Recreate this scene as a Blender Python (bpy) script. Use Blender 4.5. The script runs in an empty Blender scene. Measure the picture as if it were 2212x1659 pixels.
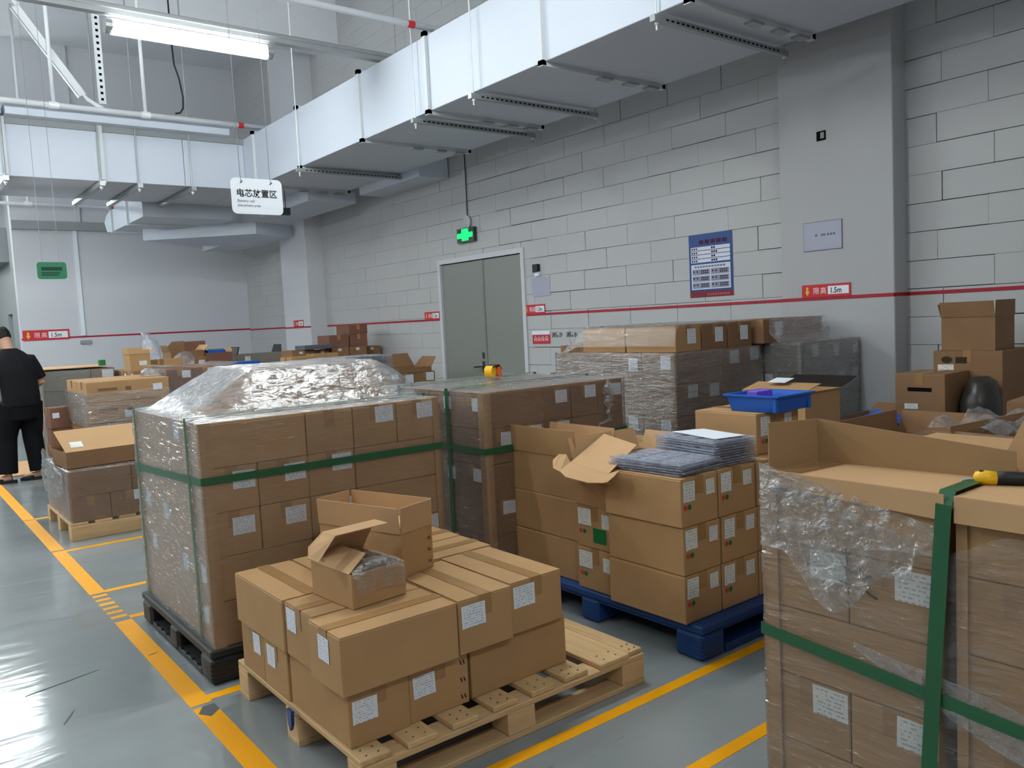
import bpy, bmesh, math, random
from mathutils import Vector, Matrix, Euler, noise

scene = bpy.context.scene
COL = scene.collection
rnd = random.Random(7)

# ------------------------------------------------------------------ camera
CAM_H = 1.45
F_PX, YAW, PITCH, ROLL = 1771.1, 0.660072, 0.0780283, -0.0494764
fw = Vector((math.sin(YAW) * math.cos(PITCH), math.cos(YAW) * math.cos(PITCH), -math.sin(PITCH)))
r0 = Vector((math.cos(YAW), -math.sin(YAW), 0)); u0 = r0.cross(fw)
rt = r0 * math.cos(ROLL) + u0 * math.sin(ROLL); up = u0 * math.cos(ROLL) - r0 * math.sin(ROLL)
cam_d = bpy.data.cameras.new('camera'); cam = bpy.data.objects.new('camera', cam_d); COL.objects.link(cam)
cam_d.sensor_fit = 'HORIZONTAL'; cam_d.sensor_width = 36; cam_d.lens = 36 * F_PX / 2212; cam_d.clip_start = .05
M4 = Matrix((rt, up, -fw)).transposed().to_4x4(); M4.translation = (0, 0, CAM_H); cam.matrix_world = M4
scene.camera = cam

# ------------------------------------------------------------------ world, exposure
scene.world = bpy.data.worlds.new('world'); scene.world.use_nodes = True
scene.world.node_tree.nodes['Background'].inputs[0].default_value = (.8, .85, .9, 1)
scene.world.node_tree.nodes['Background'].inputs[1].default_value = .05
vs = scene.view_settings; vs.view_transform = 'Standard'; vs.look = 'None'; vs.gamma = 1; vs.use_curve_mapping = False
vs.exposure = 0.55
LAMP_STRENGTH = 74.0
LAMPS = [(2.463, 7.5), (.60, 12.0), (2.463, 3.4), (-1.6, 14.0), (.3, 17.2), (-1.6, 7.5), (-2.0, 4.2), (.0, -1.8),  # the one behind the camera is added, unseen, to brighten front faces
         (-1.6, 10.3), (-5.6, 7.5), (-1.6, 17.2)]
LAMP_ZS = {1: 3.26}
LAMP_Z = 4.02

# ------------------------------------------------------------------ materials
def lin(c):
    return tuple(((v / 255) / 12.92 if v / 255 <= .04045 else ((v / 255 + .055) / 1.055) ** 2.4) for v in c)
class NT:
    def __init__(s, m): s.t = m.node_tree; s.n = s.t.nodes; s.l = s.t.links
    def add(s, typ, **kw):
        nd = s.n.new(typ)
        for k, v in kw.items():
            if k in nd.inputs.keys() if isinstance(k, str) else False: nd.inputs[k].default_value = v
            else: setattr(nd, k, v)
        return nd
    def link(s, a, b): s.l.new(a, b)
MATS = {}
def mat(name, rgb, rough=.6, spec=.4, metal=0, noise_amt=0.0, nscale=8, stretch=(1, 1, 1), bump=0, bscale=60, coat=0, emit=None, trans=0, alpha=1):
    if name in MATS: return MATS[name]
    m = bpy.data.materials.new(name); m.use_nodes = True; t = NT(m)
    b = t.n['Principled BSDF']; c = lin(rgb)
    b.inputs['Base Color'].default_value = (*c, 1); b.inputs['Roughness'].default_value = rough
    b.inputs['Specular IOR Level'].default_value = spec; b.inputs['Metallic'].default_value = metal
    b.inputs['Coat Weight'].default_value = coat; b.inputs['Alpha'].default_value = alpha
    b.inputs['Transmission Weight'].default_value = trans
    if emit: b.inputs['Emission Color'].default_value = (*lin(emit[0]), 1); b.inputs['Emission Strength'].default_value = emit[1]
    if noise_amt or bump:
        tc = t.add('ShaderNodeTexCoord'); mp = t.add('ShaderNodeMapping'); mp.inputs['Scale'].default_value = stretch
        t.link(tc.outputs['Object'], mp.inputs['Vector'])
    if noise_amt:
        oi = t.add('ShaderNodeObjectInfo')
        nz = t.add('ShaderNodeTexNoise'); nz.inputs['Scale'].default_value = nscale; nz.inputs['Detail'].default_value = 4
        t.link(mp.outputs[0], nz.inputs['Vector'])
        mx = t.add('ShaderNodeMath', operation='MULTIPLY_ADD'); mx.inputs[1].default_value = .35; t.link(oi.outputs['Random'], mx.inputs[0]); t.link(nz.outputs['Fac'], mx.inputs[2])
        mr = t.add('ShaderNodeMapRange'); mr.inputs['From Min'].default_value = .3; mr.inputs['From Max'].default_value = 1.0
        mr.inputs['To Min'].default_value = 1 - noise_amt; mr.inputs['To Max'].default_value = 1 + noise_amt; t.link(mx.outputs[0], mr.inputs['Value'])
        mm = t.add('ShaderNodeMix', data_type='RGBA', blend_type='MULTIPLY'); mm.inputs['Factor'].default_value = 1
        mm.inputs[6].default_value = (*c, 1); t.link(mr.outputs[0], mm.inputs[7]); t.link(mm.outputs[2], b.inputs['Base Color'])
    if bump:
        nb = t.add('ShaderNodeTexNoise'); nb.inputs['Scale'].default_value = bscale; nb.inputs['Detail'].default_value = 3
        t.link(mp.outputs[0], nb.inputs['Vector'])
        bp = t.add('ShaderNodeBump'); bp.inputs['Strength'].default_value = bump; bp.inputs['Distance'].default_value = .004
        t.link(nb.outputs['Fac'], bp.inputs['Height']); t.link(bp.outputs[0], b.inputs['Normal'])
    MATS[name] = m; return m

KRAFT = mat('kraft', (176, 138, 96), .75, .25, noise_amt=.10, nscale=5, bump=.15, bscale=120)
KRAFT_IN = mat('kraft_inside', (190, 152, 112), .8, .2, noise_amt=.06, nscale=4)
KRAFT_SHADE = mat('kraft_shaded', (156, 124, 88), .75, .25, noise_amt=.06, nscale=5)  # darker kraft copy: shade painted into carton walls turned from the light
KRAFT_DK = mat('kraft_brown', (140, 106, 76), .75, .25, noise_amt=.10, nscale=5, bump=.15, bscale=120)
KRAFT_RED = mat('kraft_reddish', (128, 90, 74), .75, .25, noise_amt=.10, nscale=5)
KRAFT_GREY = mat('grey_board', (132, 126, 118), .75, .25, noise_amt=.08, nscale=5)
TAPE = mat('parcel_tape', (160, 122, 80), .22, .5, noise_amt=.06, nscale=9, bump=.2, bscale=40)
WALLW = mat('wall_paint', (188, 188, 189), .75, .3, noise_amt=.03, nscale=1.2, bump=.12, bscale=18)
WALLP = mat('smooth_wall_paint', (206, 207, 212), .8, .25, noise_amt=.02, nscale=.8)
PILLP = mat('pillar_paint', (178, 178, 180), .8, .25, noise_amt=.02, nscale=.8)
WALLG = mat('grey_wall_and_shade', (150, 154, 156), .8, .25, noise_amt=.03, nscale=1)  # this grey also stands in for the unlit look of the recess
JOINT = mat('joint_mortar', (90, 90, 90), .9, .1)
CEIL = mat('ceiling_paint', (222, 224, 228), .85, .2, noise_amt=.03, nscale=1)
DUCTM = mat('duct_board', (204, 210, 222), .55, .4, noise_amt=.02, nscale=1.5)
DUCTF = mat('duct_flange', (206, 210, 214), .5, .4)
STEELW = mat('white_steel', (225, 228, 232), .45, .5)
STEELG = mat('galvanised_steel', (168, 170, 172), .4, .5, metal=.5, noise_amt=.08, nscale=12)
BLACKH = mat('black_hole', (14, 14, 14), .9, .1)
PIPEW = mat('white_pipe', (232, 234, 238), .35, .5)
REDM = mat('red_paint', (196, 40, 52), .5, .4)
REDTAPE = mat('red_tape', (164, 22, 46), .5, .4, noise_amt=.06, nscale=3)
YELLOWL = mat('yellow_line', (238, 162, 0), .45, .25, noise_amt=.08, nscale=4)
GREENM = mat('green_board', (28, 110, 74), .5, .4)
GREEND = mat('green_board_print', (18, 52, 40), .6, .3)
STRAPG = mat('green_strap', (34, 92, 58), .35, .5, noise_amt=.08, nscale=20)
WHITEP = mat('white_sign', (232, 236, 244), .45, .4)
PAPERG = mat('grey_sheet', (168, 170, 188), .5, .4, noise_amt=.03, nscale=3)
INK = mat('black_ink', (20, 22, 30), .6, .3)
INKG = mat('grey_ink', (110, 114, 128), .6, .3)
PINK = mat('pale_print', (240, 200, 196), .6, .3)
YELP = mat('yellow_print', (236, 184, 60), .5, .3)
DOORM = mat('door_grey', (134, 136, 131), .5, .4, noise_amt=.02, nscale=1)
DOORF = mat('door_frame', (120, 124, 120), .5, .4)
CHROME = mat('brushed_steel', (120, 120, 118), .3, .5, metal=.9)
BLACKP = mat('black_plastic', (34, 36, 38), .5, .4, noise_amt=.1, nscale=6)
BLUEP = mat('blue_plastic', (22, 62, 120), .45, .5, noise_amt=.08, nscale=6)
BLUET = mat('blue_tray_plastic', (10, 92, 190), .4, .5)
BLUEB = mat('blue_bag', (40, 96, 190), .3, .5, noise_amt=.12, nscale=14, bump=.6, bscale=30)
PURPLE = mat('purple_print', (120, 84, 200), .5, .4)
WOOD = mat('pallet_wood', (206, 172, 128), .7, .3, noise_amt=.16, nscale=4, stretch=(1.5, 1.5, 6), bump=.25, bscale=40)
WOODY = mat('pallet_wood_y', (202, 168, 122), .7, .3, noise_amt=.2, nscale=5, stretch=(7, .8, 7), bump=.25, bscale=30)
WOODX = mat('pallet_wood_x', (200, 166, 122), .7, .3, noise_amt=.2, nscale=5, stretch=(.8, 7, 7), bump=.25, bscale=30)
NAIL = mat('nail', (60, 52, 46), .5, .4)
CABLEM = mat('black_cable', (24, 24, 26), .5, .4)
BLUEPOST = mat('poster_blue', (16, 66, 132), .45, .4)
MAROON = mat('poster_red', (128, 16, 34), .5, .4)
POSTW = mat('poster_white', (214, 216, 230), .5, .4)
POSTG = mat('poster_grey', (140, 142, 166), .5, .4)
EXITG = mat('exit_sign_lit', (20, 235, 90), .5, .2, emit=((10, 255, 90), 1.6))
EXITB = mat('exit_sign_body', (46, 58, 54), .4, .4)
GREENL = mat('green_sticker', (14, 110, 56), .5, .4)
REDL = mat('red_sticker', (200, 60, 62), .5, .4)
TOOLY = mat('yellow_tool', (240, 184, 20), .4, .5)
TOOLO = mat('orange_tape', (244, 106, 30), .4, .5)
TOOLB = mat('black_tool', (24, 25, 28), .55, .4)
SKIN = mat('skin', (190, 146, 120), .55, .4, noise_amt=.04, nscale=20)
SHIRT = mat('black_shirt', (24, 24, 27), .85, .15, noise_amt=.1, nscale=10)
TROUS = mat('black_trousers', (18, 18, 22), .85, .15, noise_amt=.1, nscale=10)
HAIR = mat('black_hair', (16, 15, 15), .6, .3, bump=.6, bscale=200)
SHOE = mat('black_slipper', (26, 30, 30), .6, .3)
SOLE = mat('slipper_sole', (60, 58, 56), .7, .3)

def floor_mat():
    m = bpy.data.materials.new('floor_epoxy'); m.use_nodes = True; t = NT(m); b = t.n['Principled BSDF']
    tc = t.add('ShaderNodeTexCoord')
    n1 = t.add('ShaderNodeTexNoise'); n1.inputs['Scale'].default_value = .9; n1.inputs['Detail'].default_value = 5; t.link(tc.outputs['Object'], n1.inputs['Vector'])
    cr = t.add('ShaderNodeValToRGB'); e = cr.color_ramp.elements
    e[0].position = .3; e[0].color = (*lin((126, 132, 133)), 1); e[1].position = .75; e[1].color = (*lin((146, 151, 153)), 1)
    t.link(n1.outputs['Fac'], cr.inputs['Fac'])
    # scuffs
    mp = t.add('ShaderNodeMapping'); mp.inputs['Scale'].default_value = (2.2, 9, 1); t.link(tc.outputs['Object'], mp.inputs['Vector'])
    n2 = t.add('ShaderNodeTexNoise'); n2.inputs['Scale'].default_value = 3; n2.inputs['Detail'].default_value = 6; t.link(mp.outputs[0], n2.inputs['Vector'])
    sc = t.add('ShaderNodeMapRange'); sc.inputs['From Min'].default_value = .66; sc.inputs['From Max'].default_value = .74; sc.inputs['To Max'].default_value = .35; t.link(n2.outputs['Fac'], sc.inputs['Value'])
    mx = t.add('ShaderNodeMix', data_type='RGBA'); t.link(sc.outputs[0], mx.inputs['Factor']); t.link(cr.outputs[0], mx.inputs[6]); mx.inputs[7].default_value = (*lin((82, 84, 88)), 1)
    t.link(mx.outputs[2], b.inputs['Base Color'])
    mp2 = t.add('ShaderNodeMapping'); mp2.inputs['Scale'].default_value = (.8, 2.6, 1); mp2.inputs['Rotation'].default_value = (0, 0, .3); t.link(tc.outputs['Object'], mp2.inputs['Vector'])
    n3 = t.add('ShaderNodeTexNoise'); n3.inputs['Scale'].default_value = 2.2; n3.inputs['Detail'].default_value = 3; n3.inputs['Distortion'].default_value = .6; t.link(mp2.outputs[0], n3.inputs['Vector'])
    bp = t.add('ShaderNodeBump'); bp.inputs['Strength'].default_value = .2; bp.inputs['Distance'].default_value = .02; t.link(n3.outputs['Fac'], bp.inputs['Height'])
    t.link(bp.outputs[0], b.inputs['Normal'])
    rr = t.add('ShaderNodeMapRange'); rr.inputs['To Min'].default_value = .07; rr.inputs['To Max'].default_value = .2; t.link(n1.outputs['Fac'], rr.inputs['Value']); t.link(rr.outputs[0], b.inputs['Roughness'])
    b.inputs['Specular IOR Level'].default_value = .55
    return m
FLOORM = floor_mat()

def paper_mat(name, base, dens):
    """white shipping label with rows of small unreadable print"""
    m = bpy.data.materials.new(name); m.use_nodes = True; t = NT(m); b = t.n['Principled BSDF']
    tc = t.add('ShaderNodeTexCoord'); oi = t.add('ShaderNodeObjectInfo')
    sp = t.add('ShaderNodeSeparateXYZ'); t.link(tc.outputs['Generated'], sp.inputs[0])
    uu = t.add('ShaderNodeMath', operation='ADD'); t.link(sp.outputs['X'], uu.inputs[0]); t.link(sp.outputs['Y'], uu.inputs[1])
    rw = t.add('ShaderNodeMath', operation='MULTIPLY'); rw.inputs[1].default_value = dens; t.link(sp.outputs['Z'], rw.inputs[0])
    fr = t.add('ShaderNodeMath', operation='FRACT'); t.link(rw.outputs[0], fr.inputs[0])
    ln = t.add('ShaderNodeMath', operation='LESS_THAN'); ln.inputs[1].default_value = .4; t.link(fr.outputs[0], ln.inputs[0])
    fl = t.add('ShaderNodeMath', operation='FLOOR'); t.link(rw.outputs[0], fl.inputs[0])
    cb = t.add('ShaderNodeCombineXYZ'); ux = t.add('ShaderNodeMath', operation='MULTIPLY'); ux.inputs[1].default_value = 7; t.link(uu.outputs[0], ux.inputs[0])
    rz = t.add('ShaderNodeMath', operation='MULTIPLY'); rz.inputs[1].default_value = 40; t.link(oi.outputs['Random'], rz.inputs[0])
    t.link(ux.outputs[0], cb.inputs[0]); t.link(fl.outputs[0], cb.inputs[1]); t.link(rz.outputs[0], cb.inputs[2])
    nz = t.add('ShaderNodeTexNoise'); nz.inputs['Scale'].default_value = 1.7; nz.inputs['Detail'].default_value = 2; t.link(cb.outputs[0], nz.inputs['Vector'])
    gt = t.add('ShaderNodeMath', operation='GREATER_THAN'); gt.inputs[1].default_value = .5; t.link(nz.outputs['Fac'], gt.inputs[0])
    pr = t.add('ShaderNodeMath', operation='MULTIPLY'); t.link(gt.outputs[0], pr.inputs[0]); t.link(ln.outputs[0], pr.inputs[1])
    ed = t.add('ShaderNodeMath', operation='COMPARE'); ed.inputs[1].default_value = .5; ed.inputs[2].default_value = .40; t.link(uu.outputs[0], ed.inputs[0])
    p2 = t.add('ShaderNodeMath', operation='MULTIPLY'); t.link(pr.outputs[0], p2.inputs[0]); t.link(ed.outputs[0], p2.inputs[1])
    p3 = t.add('ShaderNodeMath', operation='MULTIPLY'); p3.inputs[1].default_value = .5; t.link(p2.outputs[0], p3.inputs[0])
    mx = t.add('ShaderNodeMix', data_type='RGBA'); t.link(p3.outputs[0], mx.inputs['Factor']); mx.inputs[6].default_value = (*lin(base), 1); mx.inputs[7].default_value = (*lin((90, 94, 112)), 1)
    t.link(mx.outputs[2], b.inputs['Base Color']); b.inputs['Roughness'].default_value = .5
    return m
LABELM = paper_mat('label_paper', (226, 230, 238), 9)
LABELM2 = paper_mat('label_paper_lines', (222, 222, 216), 7)

def film_mat(name, stretch, veil, streak, rough=.09, bumpd=.03, gl=1.3, rot=(0, 0, 0), tint=(.62, .64, .67), cap=.42, ra=.38, ca=.74):
    """thin clear stretch film: mostly transparent, faint milky veil, glossy wrinkles"""
    m = bpy.data.materials.new(name); m.use_nodes = True; t = NT(m); t.n.remove(t.n['Principled BSDF']); out = t.n['Material Output']
    tc = t.add('ShaderNodeTexCoord'); mp = t.add('ShaderNodeMapping'); mp.inputs['Scale'].default_value = stretch; mp.inputs['Rotation'].default_value = rot; t.link(tc.outputs['Object'], mp.inputs['Vector'])
    nz = t.add('ShaderNodeTexNoise'); nz.inputs['Scale'].default_value = 1; nz.inputs['Detail'].default_value = 5; nz.inputs['Roughness'].default_value = .6; nz.inputs['Distortion'].default_value = .8; t.link(mp.outputs[0], nz.inputs['Vector'])
    mp2 = t.add('ShaderNodeMapping'); mp2.inputs['Scale'].default_value = tuple(3.1 * s for s in stretch); mp2.inputs['Rotation'].default_value = (.3 + rot[0], .2, rot[2]); t.link(tc.outputs['Object'], mp2.inputs['Vector'])
    nz2 = t.add('ShaderNodeTexNoise'); nz2.inputs['Scale'].default_value = 1; nz2.inputs['Detail'].default_value = 3; t.link(mp2.outputs[0], nz2.inputs['Vector'])
    ad = t.add('ShaderNodeMath', operation='MULTIPLY_ADD'); ad.inputs[1].default_value = .4; t.link(nz2.outputs['Fac'], ad.inputs[0]); t.link(nz.outputs['Fac'], ad.inputs[2])
    bp = t.add('ShaderNodeBump'); bp.inputs['Strength'].default_value = 1; bp.inputs['Distance'].default_value = bumpd; t.link(ad.outputs[0], bp.inputs['Height'])
    tr = t.add('ShaderNodeBsdfTransparent'); tr.inputs[0].default_value = (.97, .97, .97, 1)
    df = t.add('ShaderNodeBsdfDiffuse'); df.inputs[0].default_value = (*tint, 1); t.link(bp.outputs[0], df.inputs['Normal'])
    st = t.add('ShaderNodeMapRange'); st.inputs['From Min'].default_value = .5; st.inputs['From Max'].default_value = .72; st.inputs['To Min'].default_value = veil; st.inputs['To Max'].default_value = veil + streak; t.link(nz.outputs['Fac'], st.inputs['Value'])
    m1 = t.add('ShaderNodeMixShader'); t.link(st.outputs[0], m1.inputs[0]); t.link(tr.outputs[0], m1.inputs[1]); t.link(df.outputs[0], m1.inputs[2])
    ga = t.add('ShaderNodeBsdfGlossy'); ga.inputs['Roughness'].default_value = ra; ga.inputs[0].default_value = (ca * .98, ca, ca * 1.02, 1)
    bp2 = t.add('ShaderNodeBump'); bp2.inputs['Strength'].default_value = 1; bp2.inputs['Distance'].default_value = bumpd * .25; t.link(ad.outputs[0], bp2.inputs['Height']); t.link(bp2.outputs[0], ga.inputs['Normal'])
    gb = t.add('ShaderNodeBsdfGlossy'); gb.inputs['Roughness'].default_value = rough; gb.inputs[0].default_value = (1, 1, 1, 1); t.link(bp.outputs[0], gb.inputs['Normal'])
    mk = t.add('ShaderNodeMapRange'); mk.inputs['From Min'].default_value = .55; mk.inputs['From Max'].default_value = .64; mk.inputs['To Min'].default_value = .05; mk.inputs['To Max'].default_value = 1; t.link(nz2.outputs['Fac'], mk.inputs['Value'])
    gs = t.add('ShaderNodeMixShader'); t.link(mk.outputs[0], gs.inputs[0]); t.link(ga.outputs[0], gs.inputs[1]); t.link(gb.outputs[0], gs.inputs[2])
    fn = t.add('ShaderNodeFresnel'); fn.inputs[0].default_value = 1.5; t.link(bp2.outputs[0], fn.inputs['Normal'])
    fm = t.add('ShaderNodeMath', operation='MULTIPLY'); fm.inputs[1].default_value = 1.5 * gl; fm.use_clamp = True; t.link(fn.outputs[0], fm.inputs[0])
    fc = t.add('ShaderNodeMath', operation='MINIMUM'); fc.inputs[1].default_value = cap; t.link(fm.outputs[0], fc.inputs[0])
    m2 = t.add('ShaderNodeMixShader'); t.link(fc.outputs[0], m2.inputs[0]); t.link(m1.outputs[0], m2.inputs[1]); t.link(gs.outputs[0], m2.inputs[2])
    t.link(m2.outputs[0], out.inputs['Surface']); return m
FILM = film_mat('stretch_film', (5, 5, 44), .03, .08, rough=.08, bumpd=.013, ra=.45)
FILM_L = film_mat('stretch_film_slanted', (7, 7, 40), .06, .16, rough=.07, bumpd=.03, gl=2.8, rot=(.35, .3, 0), cap=.62, ra=.3)
FILM_T = film_mat('stretch_film_top', (6, 15, 10), .08, .22, rough=.07, bumpd=.05, gl=2.8, rot=(0, 0, .5), cap=.68, ra=.24, ca=.95)
FILM_C = film_mat('crumpled_film', (16, 16, 22), .07, .34, rough=.1, bumpd=.04)
BLIST = film_mat('clear_blister', (30, 30, 90), .25, .35, rough=.1, bumpd=.008, tint=(.66, .70, .88))
FILM_LT = film_mat('stretch_film_light', (5, 5, 30), .04, .12)

# ------------------------------------------------------------------ mesh helpers
class MB:
    def __init__(s): s.v = []; s.f = []; s.mi = []
    def add(s, vs, fs, mi=0):
        k = len(s.v); s.v += [tuple(p) for p in vs]; s.f += [tuple(k + i for i in f) for f in fs]; s.mi += [mi] * len(fs); return s
    def box(s, x0, x1, y0, y1, z0, z1, mi=0, M=None):
        vs = [Vector((x, y, z)) for z in (z0, z1) for y in (y0, y1) for x in (x0, x1)]
        if M: vs = [M @ p for p in vs]
        return s.add(vs, [(0, 2, 3, 1), (4, 5, 7, 6), (0, 1, 5, 4), (2, 6, 7, 3), (0, 4, 6, 2), (1, 3, 7, 5)], mi)
    def cbox(s, x0, x1, y0, y1, z0, z1, c, mi=0, M=None):
        """box with chamfered edges"""
        bm = bmesh.new(); bmesh.ops.create_cube(bm, size=1)
        for v in bm.verts: v.co = Vector((x0 + (v.co.x + .5) * (x1 - x0), y0 + (v.co.y + .5) * (y1 - y0), z0 + (v.co.z + .5) * (z1 - z0)))
        bmesh.ops.bevel(bm, geom=bm.edges[:], offset=c, segments=1, affect='EDGES', profile=.5)
        bm.verts.index_update()
        vs = [(M @ v.co if M else v.co.copy()) for v in bm.verts]; fs = [tuple(v.index for v in f.verts) for f in bm.faces]; bm.free()
        return s.add(vs, fs, mi)
    def slab(s, q, t, mi=0):
        """quad/ngon q (list of points) extruded by vector t"""
        q = [Vector(p) for p in q]; t = Vector(t); n = len(q)
        fs = [tuple(range(n)), tuple(range(2 * n - 1, n - 1, -1))] + [(i, i + n, (i + 1) % n + n, (i + 1) % n) for i in range(n)]
        return s.add(q + [p + t for p in q], fs, mi)
    def tube(s, pts, r, n=8, mi=0, caps=True):
        pts = [Vector(p) for p in pts]; rr = r if isinstance(r, (list, tuple)) else [r] * len(pts); vs = []
        for i, p in enumerate(pts):
            d = (pts[min(i + 1, len(pts) - 1)] - pts[max(i - 1, 0)]).normalized()
            a = d.orthogonal().normalized() if i == 0 else (pa - d * pa.dot(d)).normalized()
            pa = a; b = d.cross(a)
            vs += [p + (a * math.cos(2 * math.pi * k / n) + b * math.sin(2 * math.pi * k / n)) * rr[i] for k in range(n)]
        fs = [(i * n + k, i * n + (k + 1) % n, (i + 1) * n + (k + 1) % n, (i + 1) * n + k) for i in range(len(pts) - 1) for k in range(n)]
        if caps: fs += [tuple(range(n - 1, -1, -1)), tuple(range((len(pts) - 1) * n, len(pts) * n))]
        return s.add(vs, fs, mi)
    def loft(s, rings, mi=0):
        """rings: list of (center, xaxis, yaxis, rx, ry)"""
        n = 16; vs = []
        for c, a, b, rx, ry in rings:
            vs += [Vector(c) + Vector(a) * math.cos(2 * math.pi * k / n) * rx + Vector(b) * math.sin(2 * math.pi * k / n) * ry for k in range(n)]
        m = len(rings)
        fs = [(i * n + k, i * n + (k + 1) % n, (i + 1) * n + (k + 1) % n, (i + 1) * n + k) for i in range(m - 1) for k in range(n)]
        fs += [tuple(range(n - 1, -1, -1)), tuple(range((m - 1) * n, m * n))]
        return s.add(vs, fs, mi)
    def strip(s, pts, nrm, w, t, mi=0):
        """flat band along pts; nrm[i] is the outward normal, band width w across, thickness t"""
        pts = [Vector(p) for p in pts]; vs = []
        for i, p in enumerate(pts):
            d = (pts[min(i + 1, len(pts) - 1)] - pts[max(i - 1, 0)]).normalized(); n_ = Vector(nrm[i]).normalized(); c = d.cross(n_).normalized()
            vs += [p + c * w / 2, p - c * w / 2, p - c * w / 2 + n_ * t, p + c * w / 2 + n_ * t]
        fs = [(i * 4 + k, i * 4 + (k + 1) % 4, i * 4 + 4 + (k + 1) % 4, i * 4 + 4 + k) for i in range(len(pts) - 1) for k in range(4)]
        fs += [(3, 2, 1, 0), tuple(len(pts) * 4 - 4 + k for k in range(4))]
        return s.add(vs, fs, mi)
    def mesh(s, name, mats, smooth=False):
        me = bpy.data.meshes.new(name); me.from_pydata(s.v, [], s.f); me.update()
        for m in (mats if isinstance(mats, (list, tuple)) else [mats]): me.materials.append(m)
        me.polygons.foreach_set('material_index', s.mi)
        bm = bmesh.new(); bm.from_mesh(me); bmesh.ops.recalc_face_normals(bm, faces=bm.faces[:]); bm.to_mesh(me); bm.free()
        if smooth: me.polygons.foreach_set('use_smooth', [True] * len(me.polygons))
        return me
    def build(s, name, mats, parent=None, loc=(0, 0, 0), rz=0, smooth=False):
        return link(name, s.mesh(name, mats, smooth), parent, loc, rz)
def link(name, me, parent=None, loc=(0, 0, 0), rz=0):
    o = bpy.data.objects.new(name, me); COL.objects.link(o); o.location = loc; o.rotation_euler = (0, 0, rz)
    if parent: o.parent = parent
    return o
def tag(o, label, cat, group=None):
    o['label'] = label; o['category'] = cat
    if group: o['group'] = group
    return o
def struct(o, label=None):
    o['kind'] = 'structure'
    if label: o['label'] = label
    return o
def thing(name, label, cat, loc=(0, 0, 0), rz=0, group=None):
    return tag(link(name, None, None, loc, rz), label, cat, group)
def text(body, size, m, parent, M, name='lettering', bold=0.0, xs=1.0):
    cu = bpy.data.curves.new(name, 'FONT'); cu.body = body; cu.size = size; cu.offset = bold; cu.align_x = 'LEFT'; cu.resolution_u = 2
    tmp = bpy.data.objects.new('tmp', cu); COL.objects.link(tmp); bpy.context.view_layer.update()
    me = bpy.data.meshes.new_from_object(tmp.evaluated_get(bpy.context.evaluated_depsgraph_get())); bpy.data.objects.remove(tmp)
    me.materials.clear(); me.materials.append(m); me.name = name
    me.transform(M @ Matrix.Diagonal((xs, 1, 1, 1)))
    return link(name, me, parent)
ORD = ['zeroth', 'first', 'second', 'third', 'fourth', 'fifth', 'sixth', 'seventh', 'eighth']
# ================================================================== THE SETTING
XW, YF, XL, YB, ZC = 6.05, 16.3, -8.0, -6.0, 6.6
struct(MB().box(XL, XW + .4, YB, 21.4, -.2, 0).build('floor', FLOORM), 'grey glossy painted concrete floor')
struct(MB().box(XL, XW + .4, YB, 21.4, ZC, ZC + .2).build('ceiling', CEIL))
struct(MB().box(XL - .2, XL, YB, 21.4, 0, ZC).build('wall_left', WALLP))
struct(MB().box(XL, XW + .4, YB - .2, YB, 0, ZC).build('wall_back', WALLP))
wf = struct(MB().box(2.05, XW, YF, YF + .2, 0, ZC).build('wall_far', WALLP))
MB().box(2.05, XW, YF - .10, YF, 3.4, 3.55).build('ledge_beam', WALLG, wf)
MB().box(3.05, 3.12, YF - .05, YF, 3.55, ZC).build('pilaster_joint', WALLP, wf)
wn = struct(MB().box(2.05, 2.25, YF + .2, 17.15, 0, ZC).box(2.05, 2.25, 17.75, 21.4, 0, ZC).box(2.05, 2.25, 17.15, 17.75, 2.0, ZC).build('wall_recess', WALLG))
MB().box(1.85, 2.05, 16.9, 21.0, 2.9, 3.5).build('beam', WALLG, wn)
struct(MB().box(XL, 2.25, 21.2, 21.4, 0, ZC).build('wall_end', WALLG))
for yb_, n_ in ((11.73, 0), (5.6, 1), (-.6, 2)):
    struct(MB().box(XL, XW, yb_, yb_ + .65, 5.8, ZC).build('trim_%d' % (n_ + 1), CEIL), 'deep painted ceiling beam')

# ---- block wall: painted aerated-concrete blocks with open joints
wr = struct(MB().box(XW + .03, XW + .4, YB, YF + .2, 0, ZC).build('wall_right', JOINT), 'white painted block wall with open dark joints')
PITZ, Z00, PITY = .2045, .0975, .6125
DOOR = (7.5, 9.21, 0, 2.222)
def clip_out(y0, y1, z0, z1, h):
    if y1 <= h[0] or y0 >= h[1] or z1 <= h[2] or z0 >= h[3]: return [(y0, y1, z0, z1)]
    out = []
    if y0 < h[0]: out.append((y0, h[0], z0, z1))
    if y1 > h[1]: out.append((h[1], y1, z0, z1))
    if z1 > h[3]: out.append((max(y0, h[0]), min(y1, h[1]), h[3], z1))
    return out
blocks = []
for k in range(-1, 32):
    z0, z1 = Z00 + k * PITZ, Z00 + (k + 1) * PITZ
    off = (4.245 if k % 2 else 3.973) + (.02 if k % 4 < 2 else -.015)
    n0 = int((YB - off) / PITY) - 1
    for n in range(n0, n0 + 40):
        y0, y1 = off + n * PITY, off + (n + 1) * PITY
        if y0 > YF - .05 or y1 < YB + .2: continue
        y1 = min(y1, YF)
        blocks += clip_out(max(y0, YB), y1, max(z0, 0), min(z1, ZC), DOOR)
def near(b):
    ym = (b[0] + b[1]) / 2; zm = (b[2] + b[3]) / 2
    vis = 1.7 < ym < 9.4 and 1.05 < zm < 3.7
    return (0 if vis else 1, ym if ym > 0 else 50 - ym)
blocks.sort(key=near)
rest = MB(); bl_cache = {}
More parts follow.
